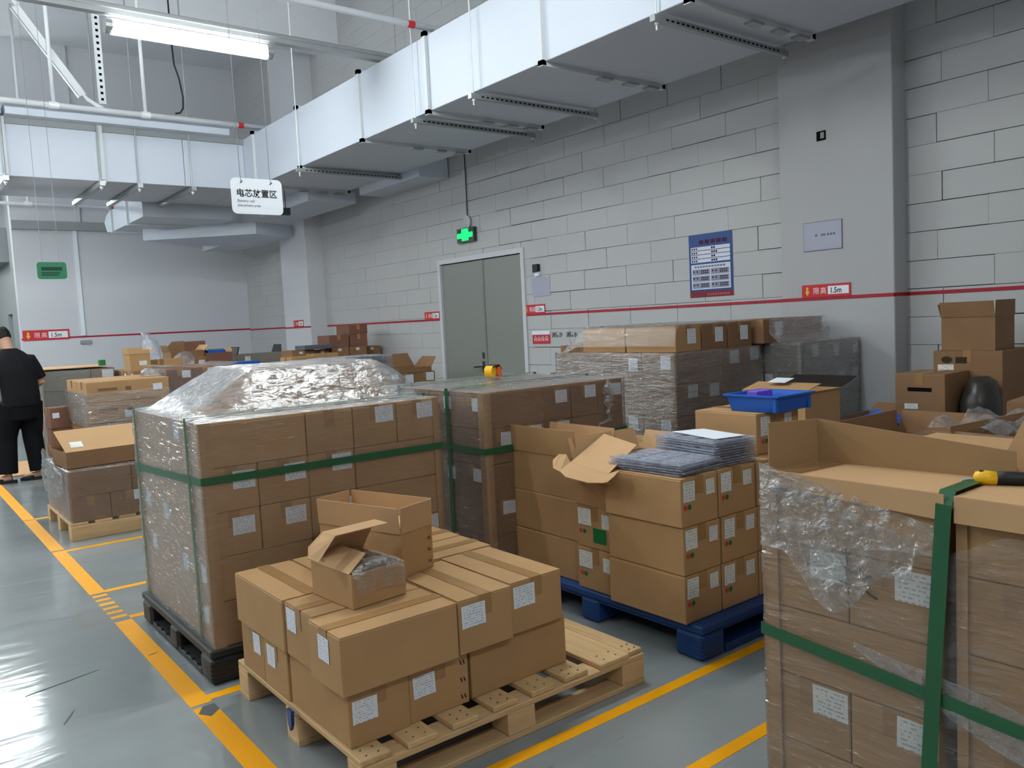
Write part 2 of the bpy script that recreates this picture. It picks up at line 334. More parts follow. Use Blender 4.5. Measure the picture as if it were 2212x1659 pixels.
for i, (y0, y1, z0, z1) in enumerate(blocks):
    if y1 - y0 < .02 or z1 - z0 < .02: continue
    far = max(0, min(1, (y0 - 7.5) / 4))
    g = lambda s: .0006 + s * (rnd.random() ** 2.2) * (1 - .75 * far)
    a = (y0 + g(.0055), y1 - g(.004), z0 + g(.0045), z1 - g(.0035)); pr = rnd.uniform(-.0012, .0012)
    if i < 290:
        MB().cbox(XW + pr, XW + .05, *a, .0018).build('block', WALLW, wr)
    else:
        rest.box(XW + pr, XW + .05, *a)
o = rest.build('block_courses', WALLW, wr); o['kind'] = 'stuff'

# ---- pillars
p_ = struct(MB().cbox(5.865, XW + .02, 2.99, 3.92, 0, ZC, .006).build('wall_pillar', PILLP), 'plain white pillar on the right of the block wall')
h_ = MB().box(5.862, 5.8655, 3.508, 3.585, 2.70, 2.772).build('knockout_hole', BLACKH, p_)
MB().box(5.858, 5.8645, 3.52, 3.55, 2.715, 2.76).build('hole_edge', WALLG, p_)
struct(MB().cbox(5.75, XW + .02, 12.75, 13.8, 0, ZC, .006).build('wall_pillar', WALLP), 'plain white pillar left of the grey door')

# ---- double door
dr = struct(link('door_1', None), 'grey steel double door in the block wall')
MB().box(XW - .02, XW + .06, 7.44, 7.5, 0, 2.28).box(XW - .02, XW + .06, 9.21, 9.27, 0, 2.28).box(XW - .02, XW + .06, 7.5, 9.21, 2.222, 2.28).build('door_frame', WALLP, dr)
MB().box(XW + .045, XW + .06, 7.5, 9.21, 0, 2.222).build('door_rebate', DOORF, dr)
MB().cbox(XW + .012, XW + .04, 7.508, 8.283, .01, 2.212, .003).build('door_leaf', DOORM, dr)
lf = MB().cbox(XW + .012, XW + .04, 8.291, 9.202, .01, 2.212, .003).build('door_leaf', DOORM, dr)
MB().box(XW + .004, XW + .012, 8.27, 8.305, .01, 2.212).build('cover_strip', DOORF, dr)
MB().cbox(XW - .002, XW + .012, 8.335, 8.375, .985, 1.06, .003).build('lock_plate', CHROME, lf)
MB().cbox(XW - .002, XW + .012, 8.335, 8.38, .80, .95, .003).tube([(XW, 8.36, .885), (XW - .05, 8.36, .885), (XW - .05, 8.49, .875)], .011).build('handle', CHROME, lf)

# ---- red 1.5 m line and its signs
TX = Matrix(((0, 0, -1, 0), (-1, 0, 0, 0), (0, 1, 0, 0), (0, 0, 0, 1)))      # text on the block wall
TY = Matrix(((1, 0, 0, 0), (0, 0, -1, 0), (0, 1, 0, 0), (0, 0, 0, 1)))       # text on the far wall / boards facing -y
rl = thing('height_line', 'long red stripe running around the white walls at head height', 'stripe')
LZ = 1.497
MB().box(XW - .003, XW + .003, .0, 2.99, LZ - .013, LZ + .013).build('stripe', REDTAPE, rl)
MB().box(5.862, 5.868, 2.985, 3.925, LZ - .013, LZ + .013).box(5.862, XW, 2.987, 2.993, LZ - .013, LZ + .013).build('stripe', REDTAPE, rl)
MB().box(XW - .003, XW + .003, 3.92, 7.44, LZ - .013, LZ + .013).build('stripe', REDTAPE, rl)
MB().box(XW - .003, XW + .003, 9.27, 12.75, LZ - .01, LZ + .016).build('stripe', REDTAPE, rl)
MB().box(5.747, 5.753, 12.745, 13.805, LZ - .01, LZ + .016).build('stripe', REDTAPE, rl)
MB().box(XW - .003, XW + .003, 13.8, YF, LZ, LZ + .026).build('stripe', REDTAPE, rl)
MB().box(2.05, XW, YF - .003, YF + .003, LZ + .015, LZ + .045).build('stripe', REDTAPE, rl)
def height_sign(label, M, w, h):
    """M maps local (x right, y up, z out) to the world; origin lower left"""
    t = thing('height_limit_sign', label, 'sign', group='red height limit signs')
    def bx(n, x0, x1, y0, y1, z0, z1, m): return MB().box(x0, x1, y0, y1, z0, z1, 0, M).build(n, m, t)
    bx('board', 0, w, 0, h, .001, .005, REDM)
    bx('white_panel', w * .545, w * .965, h * .2, h * .82, .005, .0056, WHITEP)
    a = MB(); cx, cy = w * .115, h * .5
    a.slab([M @ Vector(p) for p in ((cx - w * .022, cy + h * .32, .0051), (cx + w * .022, cy + h * .32, .0051), (cx + w * .022, cy - h * .02, .0051), (cx - w * .022, cy - h * .02, .0051))], M.to_3x3() @ Vector((0, 0, .0005)))
    a.slab([M @ Vector(p) for p in ((cx - w * .05, cy - h * .02, .0051), (cx + w * .05, cy - h * .02, .0051), (cx, cy - h * .36, .0051))], M.to_3x3() @ Vector((0, 0, .0005)))
    a.build('arrow', YELP, t)
    text('限', h * .55, PINK, t, M @ Matrix.Translation((w * .235, h * .3, .0058)), bold=.0006)
    text('高', h * .55, PINK, t, M @ Matrix.Translation((w * .385, h * .3, .0058)), bold=.0006)
    text('1.5m', h * .58, INK, t, M @ Matrix.Translation((w * .585, h * .3, .0062)), bold=.0012, xs=.86)
def MX(y, z, x=XW): return Matrix.Translation((x, y, z)) @ TX
height_sign('red height limit sign on the right pillar above the stacked cartons', MX(3.735, LZ + .01, 5.863), .41, .10)
height_sign('red height limit sign to the right of the grey door', MX(7.478, LZ + .005, XW - .002), .37, .11)
height_sign('red height limit sign to the left of the grey door', MX(9.67, LZ + .005, XW - .002), .37, .11)
height_sign('red height limit sign on the pillar left of the door', MX(13.42, LZ + .005, 5.748), .40, .12)
height_sign('red height limit sign at the left end of the far wall, above the person', Matrix.Translation((2.07, YF - .004, LZ + .0)) @ TY, .72, .18)

# ---- poster, sheets and other wall fittings
po = thing('notice_poster', 'blue safety notice poster with a white table and red foot on the block wall', 'poster')
W_, H_ = .485, .572; MP = MX(5.016, 1.571, XW - .002)
def onw(t, n, x0, x1, y0, y1, z0, z1, m, M): return MB().box(x0, x1, y0, y1, z0, z1, 0, M).build(n, m, t)
onw(po, 'sheet', 0, W_, 0, H_, .0005, .003, BLUEPOST, MP)
onw(po, 'foot_band', 0, W_, 0, .052, .003, .0036, MAROON, MP)
sm = MB()
for i in range(5): sm.box(.12 + .065 * i, .17 + .065 * i, H_ - .092, H_ - .056, .003, .0036, 0, MP)
sm.build('title_marks', mat('poster_title', (74, 28, 58), .6, .2), po)['kind'] = 'stuff'
for i in range(4):
    y1 = H_ - .115 - i * .037
    onw(po, 'table_row', .022, .108, y1 - .031, y1, .003, .0036, POSTW, MP); onw(po, 'table_row', .110, .46, y1 - .031, y1, .003, .0036, POSTW, MP)
    mk = MB()
    for j in range(3): mk.box(.032 + .024 * j, .047 + .024 * j, y1 - .025, y1 - .008, .0036, .0040, 0, MP)
    for j in range(2 + i % 2): mk.box(.255 + .024 * j, .273 + .024 * j, y1 - .025, y1 - .007, .0036, .0040, 0, MP)
    mk.build('print_marks', INK, po)['kind'] = 'stuff'
onw(po, 'panel', .022, .46, .07, .298, .003, .0036, POSTW, MP)
mk = MB()
for j in range(11): mk.box(.06 + .032 * j, .084 + .032 * j, .268, .284, .0036, .0040, 0, MP)
mk.build('heading_marks', INKG, po)['kind'] = 'stuff'
for i in range(3):
    for j in range(2):
        x0 = .034 + j * .212; y0 = .08 + i * .061
        onw(po, 'panel_cell', x0, x0 + .2, y0, y0 + .052, .0036, .0040, POSTG, MP)
        mk = MB().box(x0 + .012, x0 + .026, y0 + .024, y0 + .04, .0040, .0044, 0, MP).box(x0 + .05, x0 + .064, y0 + .024, y0 + .04, .0040, .0044, 0, MP)
        for q in range(4): mk.box(x0 + .1 + q * .022, x0 + .116 + q * .022, y0 + .03, y0 + .042, .0040, .0044, 0, MP).box(x0 + .1 + q * .022, x0 + .116 + q * .022, y0 + .012, y0 + .024, .0040, .0044, 0, MP)
        mk.build('print_marks', INK, po)['kind'] = 'stuff'
mk = MB()
for j in range(9): mk.box(.2 + .028 * j, .219 + .028 * j, .014, .032, .0036, .0040, 0, MP)
mk.build('foot_print', mat('poster_foot_print', (176, 96, 104), .6, .2), po)['kind'] = 'stuff'

sh = thing('laminated_sheet', 'large grey laminated sheet fixed high on the right pillar', 'notice')
MS = MX(3.71, 1.872, 5.864); onw(sh, 'sheet', 0, .32, 0, .215, .001, .006, PAPERG, MS)
onw(sh, 'border', -.004, .324, -.004, .219, .0005, .004, mat('sheet_edge', (96, 98, 108), .5, .3), MS)
mk = MB()
for x in (.10, .15, .17, .2, .225, .25): mk.box(x, x + .018, .105, .123, .006, .0064, 0, MS)
mk.build('faint_print', INKG, sh)['kind'] = 'stuff'
s2 = thing('laminated_sheet', 'small blank grey sheet fixed beside the door below a black box', 'notice')
MS = MX(7.325, 1.702, XW - .001); onw(s2, 'sheet', 0, .32, 0, .215, .001, .005, PAPERG, MS); onw(s2, 'corner_clip', .25, .315, .195, .219, .005, .008, STEELG, MS)
cr = thing('card_reader', 'small black box with white base on the wall right of the door', 'reader')
MS = MX(7.255, 1.93, XW); onw(cr, 'base', .015, .09, 0, .05, .001, .03, WHITEP, MS); onw(cr, 'reader_head', 0, .085, .045, .135, .001, .045, TOOLB, MS)
MB().tube([MS @ Vector((.075, -.03, .004)), MS @ Vector((.07, .0, .01)), MS @ Vector((.05, .01, .02))], .005).build('cable', STEELW, cr)
fs = thing('fire_point_sign', 'red and white fire point sign beside the door with black writing', 'sign')
MS = MX(7.355, 1.16, XW - .001); onw(fs, 'board', 0, .31, 0, .145, .001, .004, REDM, MS); onw(fs, 'top_strip', -.005, .31, .105, .15, .004, .0046, WHITEP, MS)
mk = MB()
for j, (x0, x1) in enumerate(((.03, .075), (.095, .14), (.16, .205), (.225, .275))):
    mk.box(x0, x0 + .012, .028, .09, .0042, .0048, 0, MS).box(x1 - .012, x1, .028, .09, .0042, .0048, 0, MS).box(x0, x1, .076, .09, .0042, .0048, 0, MS).box(x0 + .008, x1 - .008, .045, .055, .0042, .0048, 0, MS)
mk.build('white_marks', PINK, fs)['kind'] = 'stuff'
text('消防沙', .062, INK, fs, MS @ Matrix.Translation((.335, .075, .002)), bold=.0008); text('消防水', .062, INK, fs, MS @ Matrix.Translation((.58, .075, .002)), bold=.0008)
ex = thing('exit_sign', 'lit green exit sign hanging above the grey door', 'sign')
MS = MX(8.72, 2.452, XW - .03); onw(ex, 'housing', 0, .37, 0, .175, -.02, .02, EXITB, MS)
onw(ex, 'lit_cross', .01, .34, .055, .115, .02, .024, EXITG, MS); onw(ex, 'lit_cross', .11, .25, .02, .165, .02, .025, EXITG, MS)
MB().tube([MS @ Vector((.185, .165, 0)), MS @ Vector((.185, .22, 0))], .008).build('stem', STEELG, ex)
MB().tube([(XW - .001, 8.53, 2.70), (XW - .03, 8.53, 2.70)], .085, 20).build('junction_box', STEELG, ex)
MB().tube([(XW - .015, 8.515, 2.78), (XW - .015, 8.515, 3.55)], .006).build('cable', CABLEM, ex)
tr = thing('wall_trunking', 'thin white cable trunking running down the far wall to a switch', 'trunking')
MB().box(2.985, 3.045, YF - .03, YF, 1.55, 3.4).build('channel', WHITEP, tr); MB().box(2.95, 3.12, YF - .05, YF, 1.40, 1.46).build('switch', mat('switch_grey', (150, 152, 156), .5, .3), tr)

# ---- floor markings
def mark(label, x0, x1, y0, y1, cat='floor line'):
    return tag(MB().box(x0, x1, y0, y1, -.001, .0012).build('floor_line', YELLOWL), label, cat, 'yellow floor lines')
AX0, AX1 = .862, .945
for (a, b, l) in ((-3, 3.235, 'wide yellow aisle line in front of the wooden pallet'), (3.26, 4.535, 'wide worn yellow aisle line beside the black pallet'),
                  (5.14, 6.4, 'wide yellow aisle line between the black pallet and low wrapped pallet'), (6.43, 7.72, 'wide yellow aisle line beside the low wrapped pallet'), (7.75, 12.5, 'faded yellow aisle line running to the person')):
    mark(l, AX0, AX1, a, b)
for i in range(6):
    mark('%s yellow dash from the black pallet end in the aisle line gap' % ORD[i + 1], AX0 + .002, AX1 - .004, 4.60 + i * .092, 4.60 + i * .092 + .042, 'floor line')
for (y, x1, l) in ((2.092, 3.6, 'yellow bay line crossing in front of the wooden pallet'), (1.655, 3.2, 'yellow bay line beside the strapped stack at bottom right'), (3.305, 2.6, 'yellow bay line between wooden and black pallets'),
                   (4.575, 2.2, 'yellow bay line at the far end of the black pallet'), (5.155, 3.2, 'second yellow bay line beyond the black pallet'), (6.365, 3.2, 'yellow bay line in front of the low wrapped pallet'), (7.74, 3.0, 'yellow bay line behind the low wrapped pallet')):
    mark(l, AX1 if y != 1.655 else 1.35, x1, y - .026, y + .026)
tag(MB().slab([(.868, 3.18, .0013), (.90, 3.235, .0013), (.945, 3.235, .0013), (.945, 3.17, .0013), (.9, 3.13, .0013)], (0, 0, .0006)).build('paint_chip', mat('chip_grey', (84, 86, 86), .6, .2)), 'dark grey worn patch across the yellow aisle line', 'floor mark')
for (x, y, a, l, lab) in ((.52, 3.9, .25, .3, 'long dark crease on the glossy floor nearest the aisle line'), (.48, 3.52, 1.1, .12, 'short dark scuff on the shiny patch of floor'), (.9, 3.95, .3, .05, 'small dark scuff on the aisle line beside the black pallet')):
    M = Matrix.Translation((x, y, .0011)) @ Matrix.Rotation(a, 4, 'Z')
    tag(MB().slab([M @ Vector(p) for p in ((-l / 2, -.004, 0), (0, -.006, 0), (l / 2, -.001, 0), (l / 2, .002, 0), (0, .003, 0), (-l / 2, .001, 0))], (0, 0, .0005)).build('scuff_mark', mat('scuff', (70, 72, 76), .5, .3)), lab, 'floor mark')

# ================================================================== CEILING SERVICES
def dbox(p, n, x0, x1, y0, y1, z0, z1, m=DUCTM): return MB().cbox(x0, x1, y0, y1, z0, z1, .004).build(n, m, p)
DX0, DX1, DZ0, DZ1 = 4.26, 5.6, 3.412, 4.09
du = thing('air_duct', 'large white insulated air duct running along the block wall', 'duct')
ys = [-3, -.2, 1.6, 3.46, 4.9, 6.53, 7.83, 9.42, 10.85, 13.0]
for i in range(len(ys) - 1):
    dbox(du, 'duct_section', DX0, DX1, ys[i] + .004, ys[i + 1] - .004, DZ0, DZ1)
for y in ys[1:-1]:
    f = MB()
    for (a, b, c, d) in ((DX0 - .03, DX0 + .01, DZ0 - .03, DZ1 + .035), (DX1 - .01, DX1 + .03, DZ0 - .03, DZ1 + .035), (DX0 - .03, DX1 + .03, DZ0 - .035, DZ0 + .01), (DX0 - .03, DX1 + .03, DZ1 - .01, DZ1 + .035)):
        f.box(a, b, y - .028, y + .028, c, d)
    f.build('flange', DUCTF, du)
    for x in (4.85, 5.15, 5.4): MB().box(x, x + .13, y - .045, y + .03, DZ0 - .05, DZ0 - .03).build('flange_clip', STEELG, du)
dbox(du, 'branch_section', DX1, XW - .01, 8.9, 10.5, 3.30, 3.95)
MB().cbox(5.0, 5.75, 10.9, 12.7, 3.25, 3.415, .004).build('branch_section', DUCTM, du)
# trapeze hangers
for (y, l) in ((3.70, 'perforated channel trapeze hanger nearest the right pillar under the duct'), (5.76, 'perforated channel trapeze hanger in the middle of the duct'), (6.70, 'perforated channel trapeze hanger further along the duct'), (9.35, 'channel trapeze hanger near the hanging white sign'), (1.9, 'channel trapeze hanger at the near end of the duct')):
    hg = MB().box(DX0 - .09, DX1 + .06, y - .022, y + .022, DZ0 - .078, DZ0 - .036).build('trapeze_hanger', STEELG, du)
    s_ = MB(); n = 25
    for i in range(n): x = DX0 + .02 + i * (DX1 - DX0 - .06) / n; s_.box(x, x + .028, y - .0226, y - .0215, DZ0 - .063, DZ0 - .051)
    s_.build('slot_row', BLACKH, hg)['kind'] = 'stuff'
    for x in (DX0 - .05, DX1 + .035):
        MB().tube([(x, y, DZ0 - .13), (x, y, ZC - .004)], .006).build('rod', STEELW if x < 5 else STEELG, hg); MB().tube([(x, y, DZ0 - .095), (x, y, DZ0 - .079)], .014, 6).build('nut', STEELW, hg)
# cross duct
cd = thing('air_duct', 'white cross duct joining the main duct at left', 'duct')
xs_ = [-7.5, -4.5, -2, .1, 1.40, 2.46, 3.45, DX0]
for i in range(len(xs_) - 1): dbox(cd, 'duct_section', xs_[i] + .003, xs_[i + 1] - .003, 11.24, 12.75, 3.418, 4.02)
dbox(cd, 'upper_section', 1.44, 4.02, 11.05, 12.6, 4.09, 4.22)
dbox(cd, 'upper_section', -7.5, 1.40, 11.05, 12.6, 4.09, 4.22)
MB().box(-7.5, DX0, 11.22, 12.6, 4.02, 4.09).build('gap_board', WALLG, cd)
for x in (2.43, 1.39): [q.build('flange', DUCTF, cd) for q in (MB().box(x, x + .05, 11.20, 11.25, 3.43, 4.10), MB().box(x, x + .05, 11.2, 12.78, 3.385, 3.425))]
for (x, l) in ((1.40, 'thin rod hanger at the left end of the cross duct'), (2.42, 'wide strap hanger on the cross duct'), (2.86, 'rod hanger on the middle of the cross duct'), (3.52, 'rod hanger on the cross duct beside the white sign')):
    hg = MB().box(x - .03, x + .03, 11.12, 12.9, 3.345, 3.40).build('trapeze_hanger', STEELG, cd)
    MB().tube([(x, 11.19, 3.30), (x, 11.19, 6.595)], .009).build('rod', STEELG, hg); MB().tube([(x, 12.85, 3.30), (x, 12.85, 4.6)], .009).build('rod', STEELG, hg)
    MB().tube([(x, 11.19, 3.32), (x, 11.19, 3.345)], .02, 6).build('nut', STEELW, hg)
# ducts beyond the cross duct
d2 = thing('air_duct', 'short white duct dropping behind the cross duct', 'duct')
dbox(d2, 'duct_section', 3.28, 4.6, 12.78, 13.6, 3.21, 3.60); dbox(d2, 'duct_section', 3.28, 4.6, 13.62, 14.6, 3.21, 3.60)
[MB().box(3.25, 4.63, q, q + .06, 3.18, 3.63).build('flange', DUCTF, d2) for q in (13.58, 14.58)]
MB().slab([(3.28, 14.64, 3.21), (3.28, 14.64, 3.58), (3.28, 15.0, 3.52), (3.28, 15.2, 3.42), (3.28, 15.05, 3.24)], (1.3, 0, 0)).build('elbow', DUCTM, d2)
d3 = thing('air_plenum', 'wedge shaped plenum of the duct in the far corner', 'duct')
MB().slab([(3.62, 14.2, 3.02), (4.55, 14.9, 3.02), (5.75, 14.6, 3.02), (5.75, 13.2, 3.02), (5.0, 12.9, 3.02)], (0, 0, .19)).build('plenum_box', DUCTM, d3)
MB().box(5.1, 5.75, 14.0, 15.9, 3.03, 3.19).build('outlet', WALLP, d3)

# ---- lamp trunking and lamps
tk = tag(MB().box(XL, DX0 + 1.6, 7.47, 7.55, 4.135, 4.20).box(XL, DX0 + 1.6, 7.46, 7.48, 4.18, 4.215).build('lamp_trunking', STEELG), 'grey steel trunking that carries the long tube lamp', 'trunking')
LAMPE = bpy.data.materials.new('lamp_diffuser'); LAMPE.use_nodes = True; t_ = NT(LAMPE); b_ = t_.n['Principled BSDF']
b_.inputs['Base Color'].default_value = (.9, .95, .95, 1); b_.inputs['Emission Color'].default_value = (.93, 1.0, .985, 1); b_.inputs['Emission Strength'].default_value = LAMP_STRENGTH
hs = MB()
hs.cbox(-.70, .70, -.02, .02, .065, .085, .004); HOUS = hs.mesh('housing', STEELW)
DIFF = MB().tube([(-.665, 0, .01), (.665, 0, .01)], .056, 20).mesh('diffuser', LAMPE, True)
CAPS = [MB().tube([(s * .66, 0, .02), (s * .715, 0, .02)], .062, 14).mesh('end_cap', STEELG) for s in (-1, 1)]
WMS = [[MB().tube([(x, 0, .085), (x, 0, h)], .004, 6).mesh('suspension_wire', STEELG) for x in (-.5, .5)] for h in (.113, ZC - LAMP_Z - .004)]
for i, (x, y) in enumerate(LAMPS):
    lb = ['long bright tube lamp under the steel trunking at top left', 'tube lamp hung under the cross duct, out of frame', 'tube lamp above the strapped stacks', 'left tube lamp beyond the cross duct', 'tube lamp in the recess left of the far wall', 'left tube lamp level with the visible one', 'left tube lamp beside the wooden pallet', 'added unseen lamp behind the camera to fill the pallet front', 'left tube lamp short of the cross duct', 'far left tube lamp in line with the visible one', 'left tube lamp in the recess left of the far wall'][i]
    lp = thing('tube_lamp', lb, 'lamp', (x, y, LAMP_ZS.get(i, LAMP_Z)), 0, 'tube lamps')
    link('housing', HOUS, lp); link('diffuser', DIFF, lp); [link('end_cap', q, lp) for q in CAPS]; [link('suspension_wire', q, lp) for q in WMS[0 if y == 7.5 or i in LAMP_ZS else 1]]

# ---- sprinkler pipes
def pipe(label, y, z, x0, x1, r, drops, red, top=ZC - .004):
    p = thing('sprinkler_pipe', label, 'pipe'); MB().tube([(x0, y, z), (x1, y, z)], r, 14).build('pipe_run', PIPEW, p, smooth=True)
    for x in drops: MB().tube([(x, y, z), (x, y, top)], .022, 10).build('drop_pipe', PIPEW, p, smooth=True)
    for x in red: MB().tube([(x - .035, y, z), (x + .035, y, z)], r + .003, 14).build('red_band', REDM, p)
    for x in drops: MB().tube([(x - .05, y, z), (x + .05, y, z)], r + .008, 14).build('tee', PIPEW, p)
pipe('white sprinkler pipe with a red band in front of the cross duct', 10.9, 4.2, -7.5, 4.75, .033, (1.92, 2.93), (4.12,))
pipe('white sprinkler pipe with a red band over the main duct', 6.61, 4.2, -7.5, 4.9, .03, (-.3,), (4.16,))
pipe('thin white sprinkler pipe beyond the cross duct', 14.5, 3.58, -3, 4.4, .026, (2.08,), (3.28,))
st = thing('perforated_strut', 'white perforated steel strut hanging above the cross duct', 'strut')
MB().box(2.43, 2.51, 10.985, 11.025, 4.30, 6.6).build('channel', STEELW, st)
s_ = MB()
for i in range(30): z = 4.34 + i * .074; s_.box(2.455, 2.485, 10.983, 10.986, z, z + .03)
s_.build('slot_row', BLACKH, st)['kind'] = 'stuff'
br = thing('sway_brace', 'white diagonal sway brace running down to the sprinkler pipe', 'brace')
MB().slab([(1.585, 10.93, 5.26), (1.665, 10.93, 5.29), (2.285, 10.93, 4.38), (2.21, 10.93, 4.345)], (0, .012, 0)).build('brace_bar', STEELW, br)
MB().slab([(1.585, 10.93, 5.26), (2.21, 10.93, 4.345), (2.20, 10.93, 4.335), (1.575, 10.93, 5.25)], (0, .05, 0)).build('brace_lip', STEELG, br)
MB().slab([(2.22, 10.92, 4.40), (2.31, 10.92, 4.33), (2.42, 10.92, 4.27), (2.47, 10.92, 4.24), (2.45, 10.92, 4.21), (2.38, 10.92, 4.24), (2.28, 10.92, 4.30)], (0, .012, 0)).build('brace_foot', STEELW, br)
MB().slab([(1.5, 10.92, 5.42), (1.58, 10.92, 5.42), (1.67, 10.92, 5.3), (1.63, 10.92, 5.28)], (0, .012, 0)).build('brace_head', STEELW, br)
tag(MB().tube([(3.33, 11.0, 6.595), (3.34, 11.0, 5.15), (3.35, 11.0, 4.9), (3.40, 11.0, 4.72), (3.43, 11.0, 4.5), (3.42, 11.0, 4.36), (3.38, 11.0, 4.30), (3.32, 11.0, 4.285)], .011, 8).build('loose_cable', CABLEM), 'loose black cable dangling above the cross duct', 'cable')

# ---- hanging signs
def rounded(w, h, r, n=5):
    pts = []
    for cx, cy, a0 in ((w - r, h - r, 0), (r, h - r, 90), (r, r, 180), (w - r, r, 270)):
        pts += [(cx + r * math.cos(math.radians(a0 + 90 * i / n)), cy + r * math.sin(math.radians(a0 + 90 * i / n))) for i in range(n + 1)]
    return pts
def hanging(name, label, x, y, z, w, h, m, ztop, wire, rz=0):
    s = thing(name, label, 'sign', (x, y, z), rz)
    MB().slab([(p[0], 0, p[1]) for p in rounded(w, h, .03)], (0, .006, 0)).build('board', m, s)
    for q in (.2, .78):
        MB().tube([(w * q, .0, h - .02), (w * q - .004, .002, h + .02), (w * q - .012, .004, ztop - z)], .0022, 6).build('wire', wire, s)
        MB().tube([(w * q - .006, -.003, h - .028), (w * q + .006, -.003, h - .018)], .004, 6).build('eyelet', INKG, s)
    return s
WIRE = mat('sign_wire', (130, 130, 134), .5, .3)
hsn = hanging('hanging_sign', 'white hanging sign with black Chinese title and small English text', 1.802, 5.0, 2.178, .322, .217, WHITEP, 5.8, WIRE)
T0 = Matrix.Translation((0, -.0012, 0)) @ TY
text('电芯放置区', .052, INK, hsn, T0 @ Matrix.Translation((.028, .108, 0)), bold=.0007)
text('Battery cell', .0235, INKG, hsn, T0 @ Matrix.Translation((.033, .072, 0)), bold=.0001); text('placement area', .0235, INKG, hsn, T0 @ Matrix.Translation((.033, .045, 0)), bold=.0001)
gs_ = hanging('hanging_sign', 'green hanging sign with dark print in front of the far wall', 1.46, 10.0, 2.129, .282, .18, GREENM, 5.8, WIRE)
mk = MB().box(.04, .24, -.001, 0, .09, .128)
mk.box(.04, .215, -.001, 0, .06, .073).box(.04, .2, -.001, 0, .037, .05); mk.build('print_bars', GREEND, gs_)['kind'] = 'stuff'
tag(MB().cbox(4.66, 4.78, 11.0, 11.06, 3.06, 3.16, .005).tube([(4.72, 11.03, 3.16), (4.72, 11.03, 3.41)], .006).build('ceiling_sensor', mat('sensor_dark', (40, 46, 48), .5, .3)), 'small dark box hanging behind the white sign', 'sensor')
# ================================================================== CARTONS AND PALLETS: builders
CC = {}
def carton_mesh(sx, sy, sz, m):
    k = ('c', round(sx, 3), round(sy, 3), round(sz, 3), m.name)
    if k not in CC:
        b = MB().cbox(-sx / 2, sx / 2, -sy / 2, sy / 2, 0, sz - .004, .003)
        if sx >= sy: b.box(-sx / 2 + .002, sx / 2 - .002, -sy / 2 + .002, -.0015, sz - .0055, sz).box(-sx / 2 + .002, sx / 2 - .002, .0015, sy / 2 - .002, sz - .0055, sz)
        else: b.box(-sx / 2 + .002, -.0015, -sy / 2 + .002, sy / 2 - .002, sz - .0055, sz).box(.0015, sx / 2 - .002, -sy / 2 + .002, sy / 2 - .002, sz - .0055, sz)
        CC[k] = b.mesh('carton', m)
    return CC[k]
def tape_mesh(sx, sy, sz, w=.05, drop=.07):
    k = ('t', round(sx, 3), round(sy, 3), round(sz, 3))
    if k not in CC:
        b = MB(); e = .0012
        if sx >= sy: pts = [(-sx / 2 - e, 0, sz - drop), (-sx / 2 - e, 0, sz + e), (sx / 2 + e, 0, sz + e), (sx / 2 + e, 0, sz - drop)]; ns = [(-1, 0, 0), (-1, 0, 1), (1, 0, 1), (1, 0, 0)]
        else: pts = [(0, -sy / 2 - e, sz - drop), (0, -sy / 2 - e, sz + e), (0, sy / 2 + e, sz + e), (0, sy / 2 + e, sz - drop)]; ns = [(0, -1, 0), (0, -1, 1), (0, 1, 1), (0, 1, 0)]
        CC[k] = b.strip(pts, ns, w, .0006).mesh('tape', TAPE)
    return CC[k]
def face_M(face, sx, sy, sz):
    if face == 'f': return Matrix.Translation((-sx / 2, -sy / 2, 0)) @ TY
    if face == 'l': return Matrix.Translation((-sx / 2, sy / 2, 0)) @ TX
    return Matrix.Translation((-sx / 2, -sy / 2, sz))
def stick(parent, M, u, v, w, h, m, name='shipping_label', tilt=0, z=.0016):
    return MB().box(0, w, 0, h, 0, .0007, 0, M @ Matrix.Translation((u, v, z)) @ Matrix.Rotation(tilt, 4, 'Z')).build(name, m, parent)
def carton(label, x, y, z, sx, sy, sz, rz=0, m=None, labels=(), tape=True, group=None, cat='carton', name='carton'):
    m = m or KRAFT
    o = tag(link(name, carton_mesh(sx, sy, sz, m), None, (x, y, z), rz), label, cat, group)
    if tape: link('tape', tape_mesh(sx, sy, sz), o)
    for l in labels:
        face, u, v, w, h = l[:5]
        stick(o, face_M(face, sx, sy, sz), u, v, w, h, l[5] if len(l) > 5 else LABELM, l[6] if len(l) > 6 else 'shipping_label', rnd.uniform(-.03, .03))
    return o
def end_label(sx, sy, sz, w=.085, h=.07, p=1.0):
    """a label at the upper right of the short end facing the viewer"""
    if rnd.random() > p: return []
    if sx < sy: return [('f', sx - w - rnd.uniform(.008, .03), sz - h - rnd.uniform(.006, .03), w, h)]
    return [('l', sy - w - rnd.uniform(.01, .05), sz - h - rnd.uniform(.01, .04), w * .95, h)]
def rowname(i, n): return 'top row' if i == n - 1 else ('bottom row' if i == 0 else ORD[n - i] + ' row')
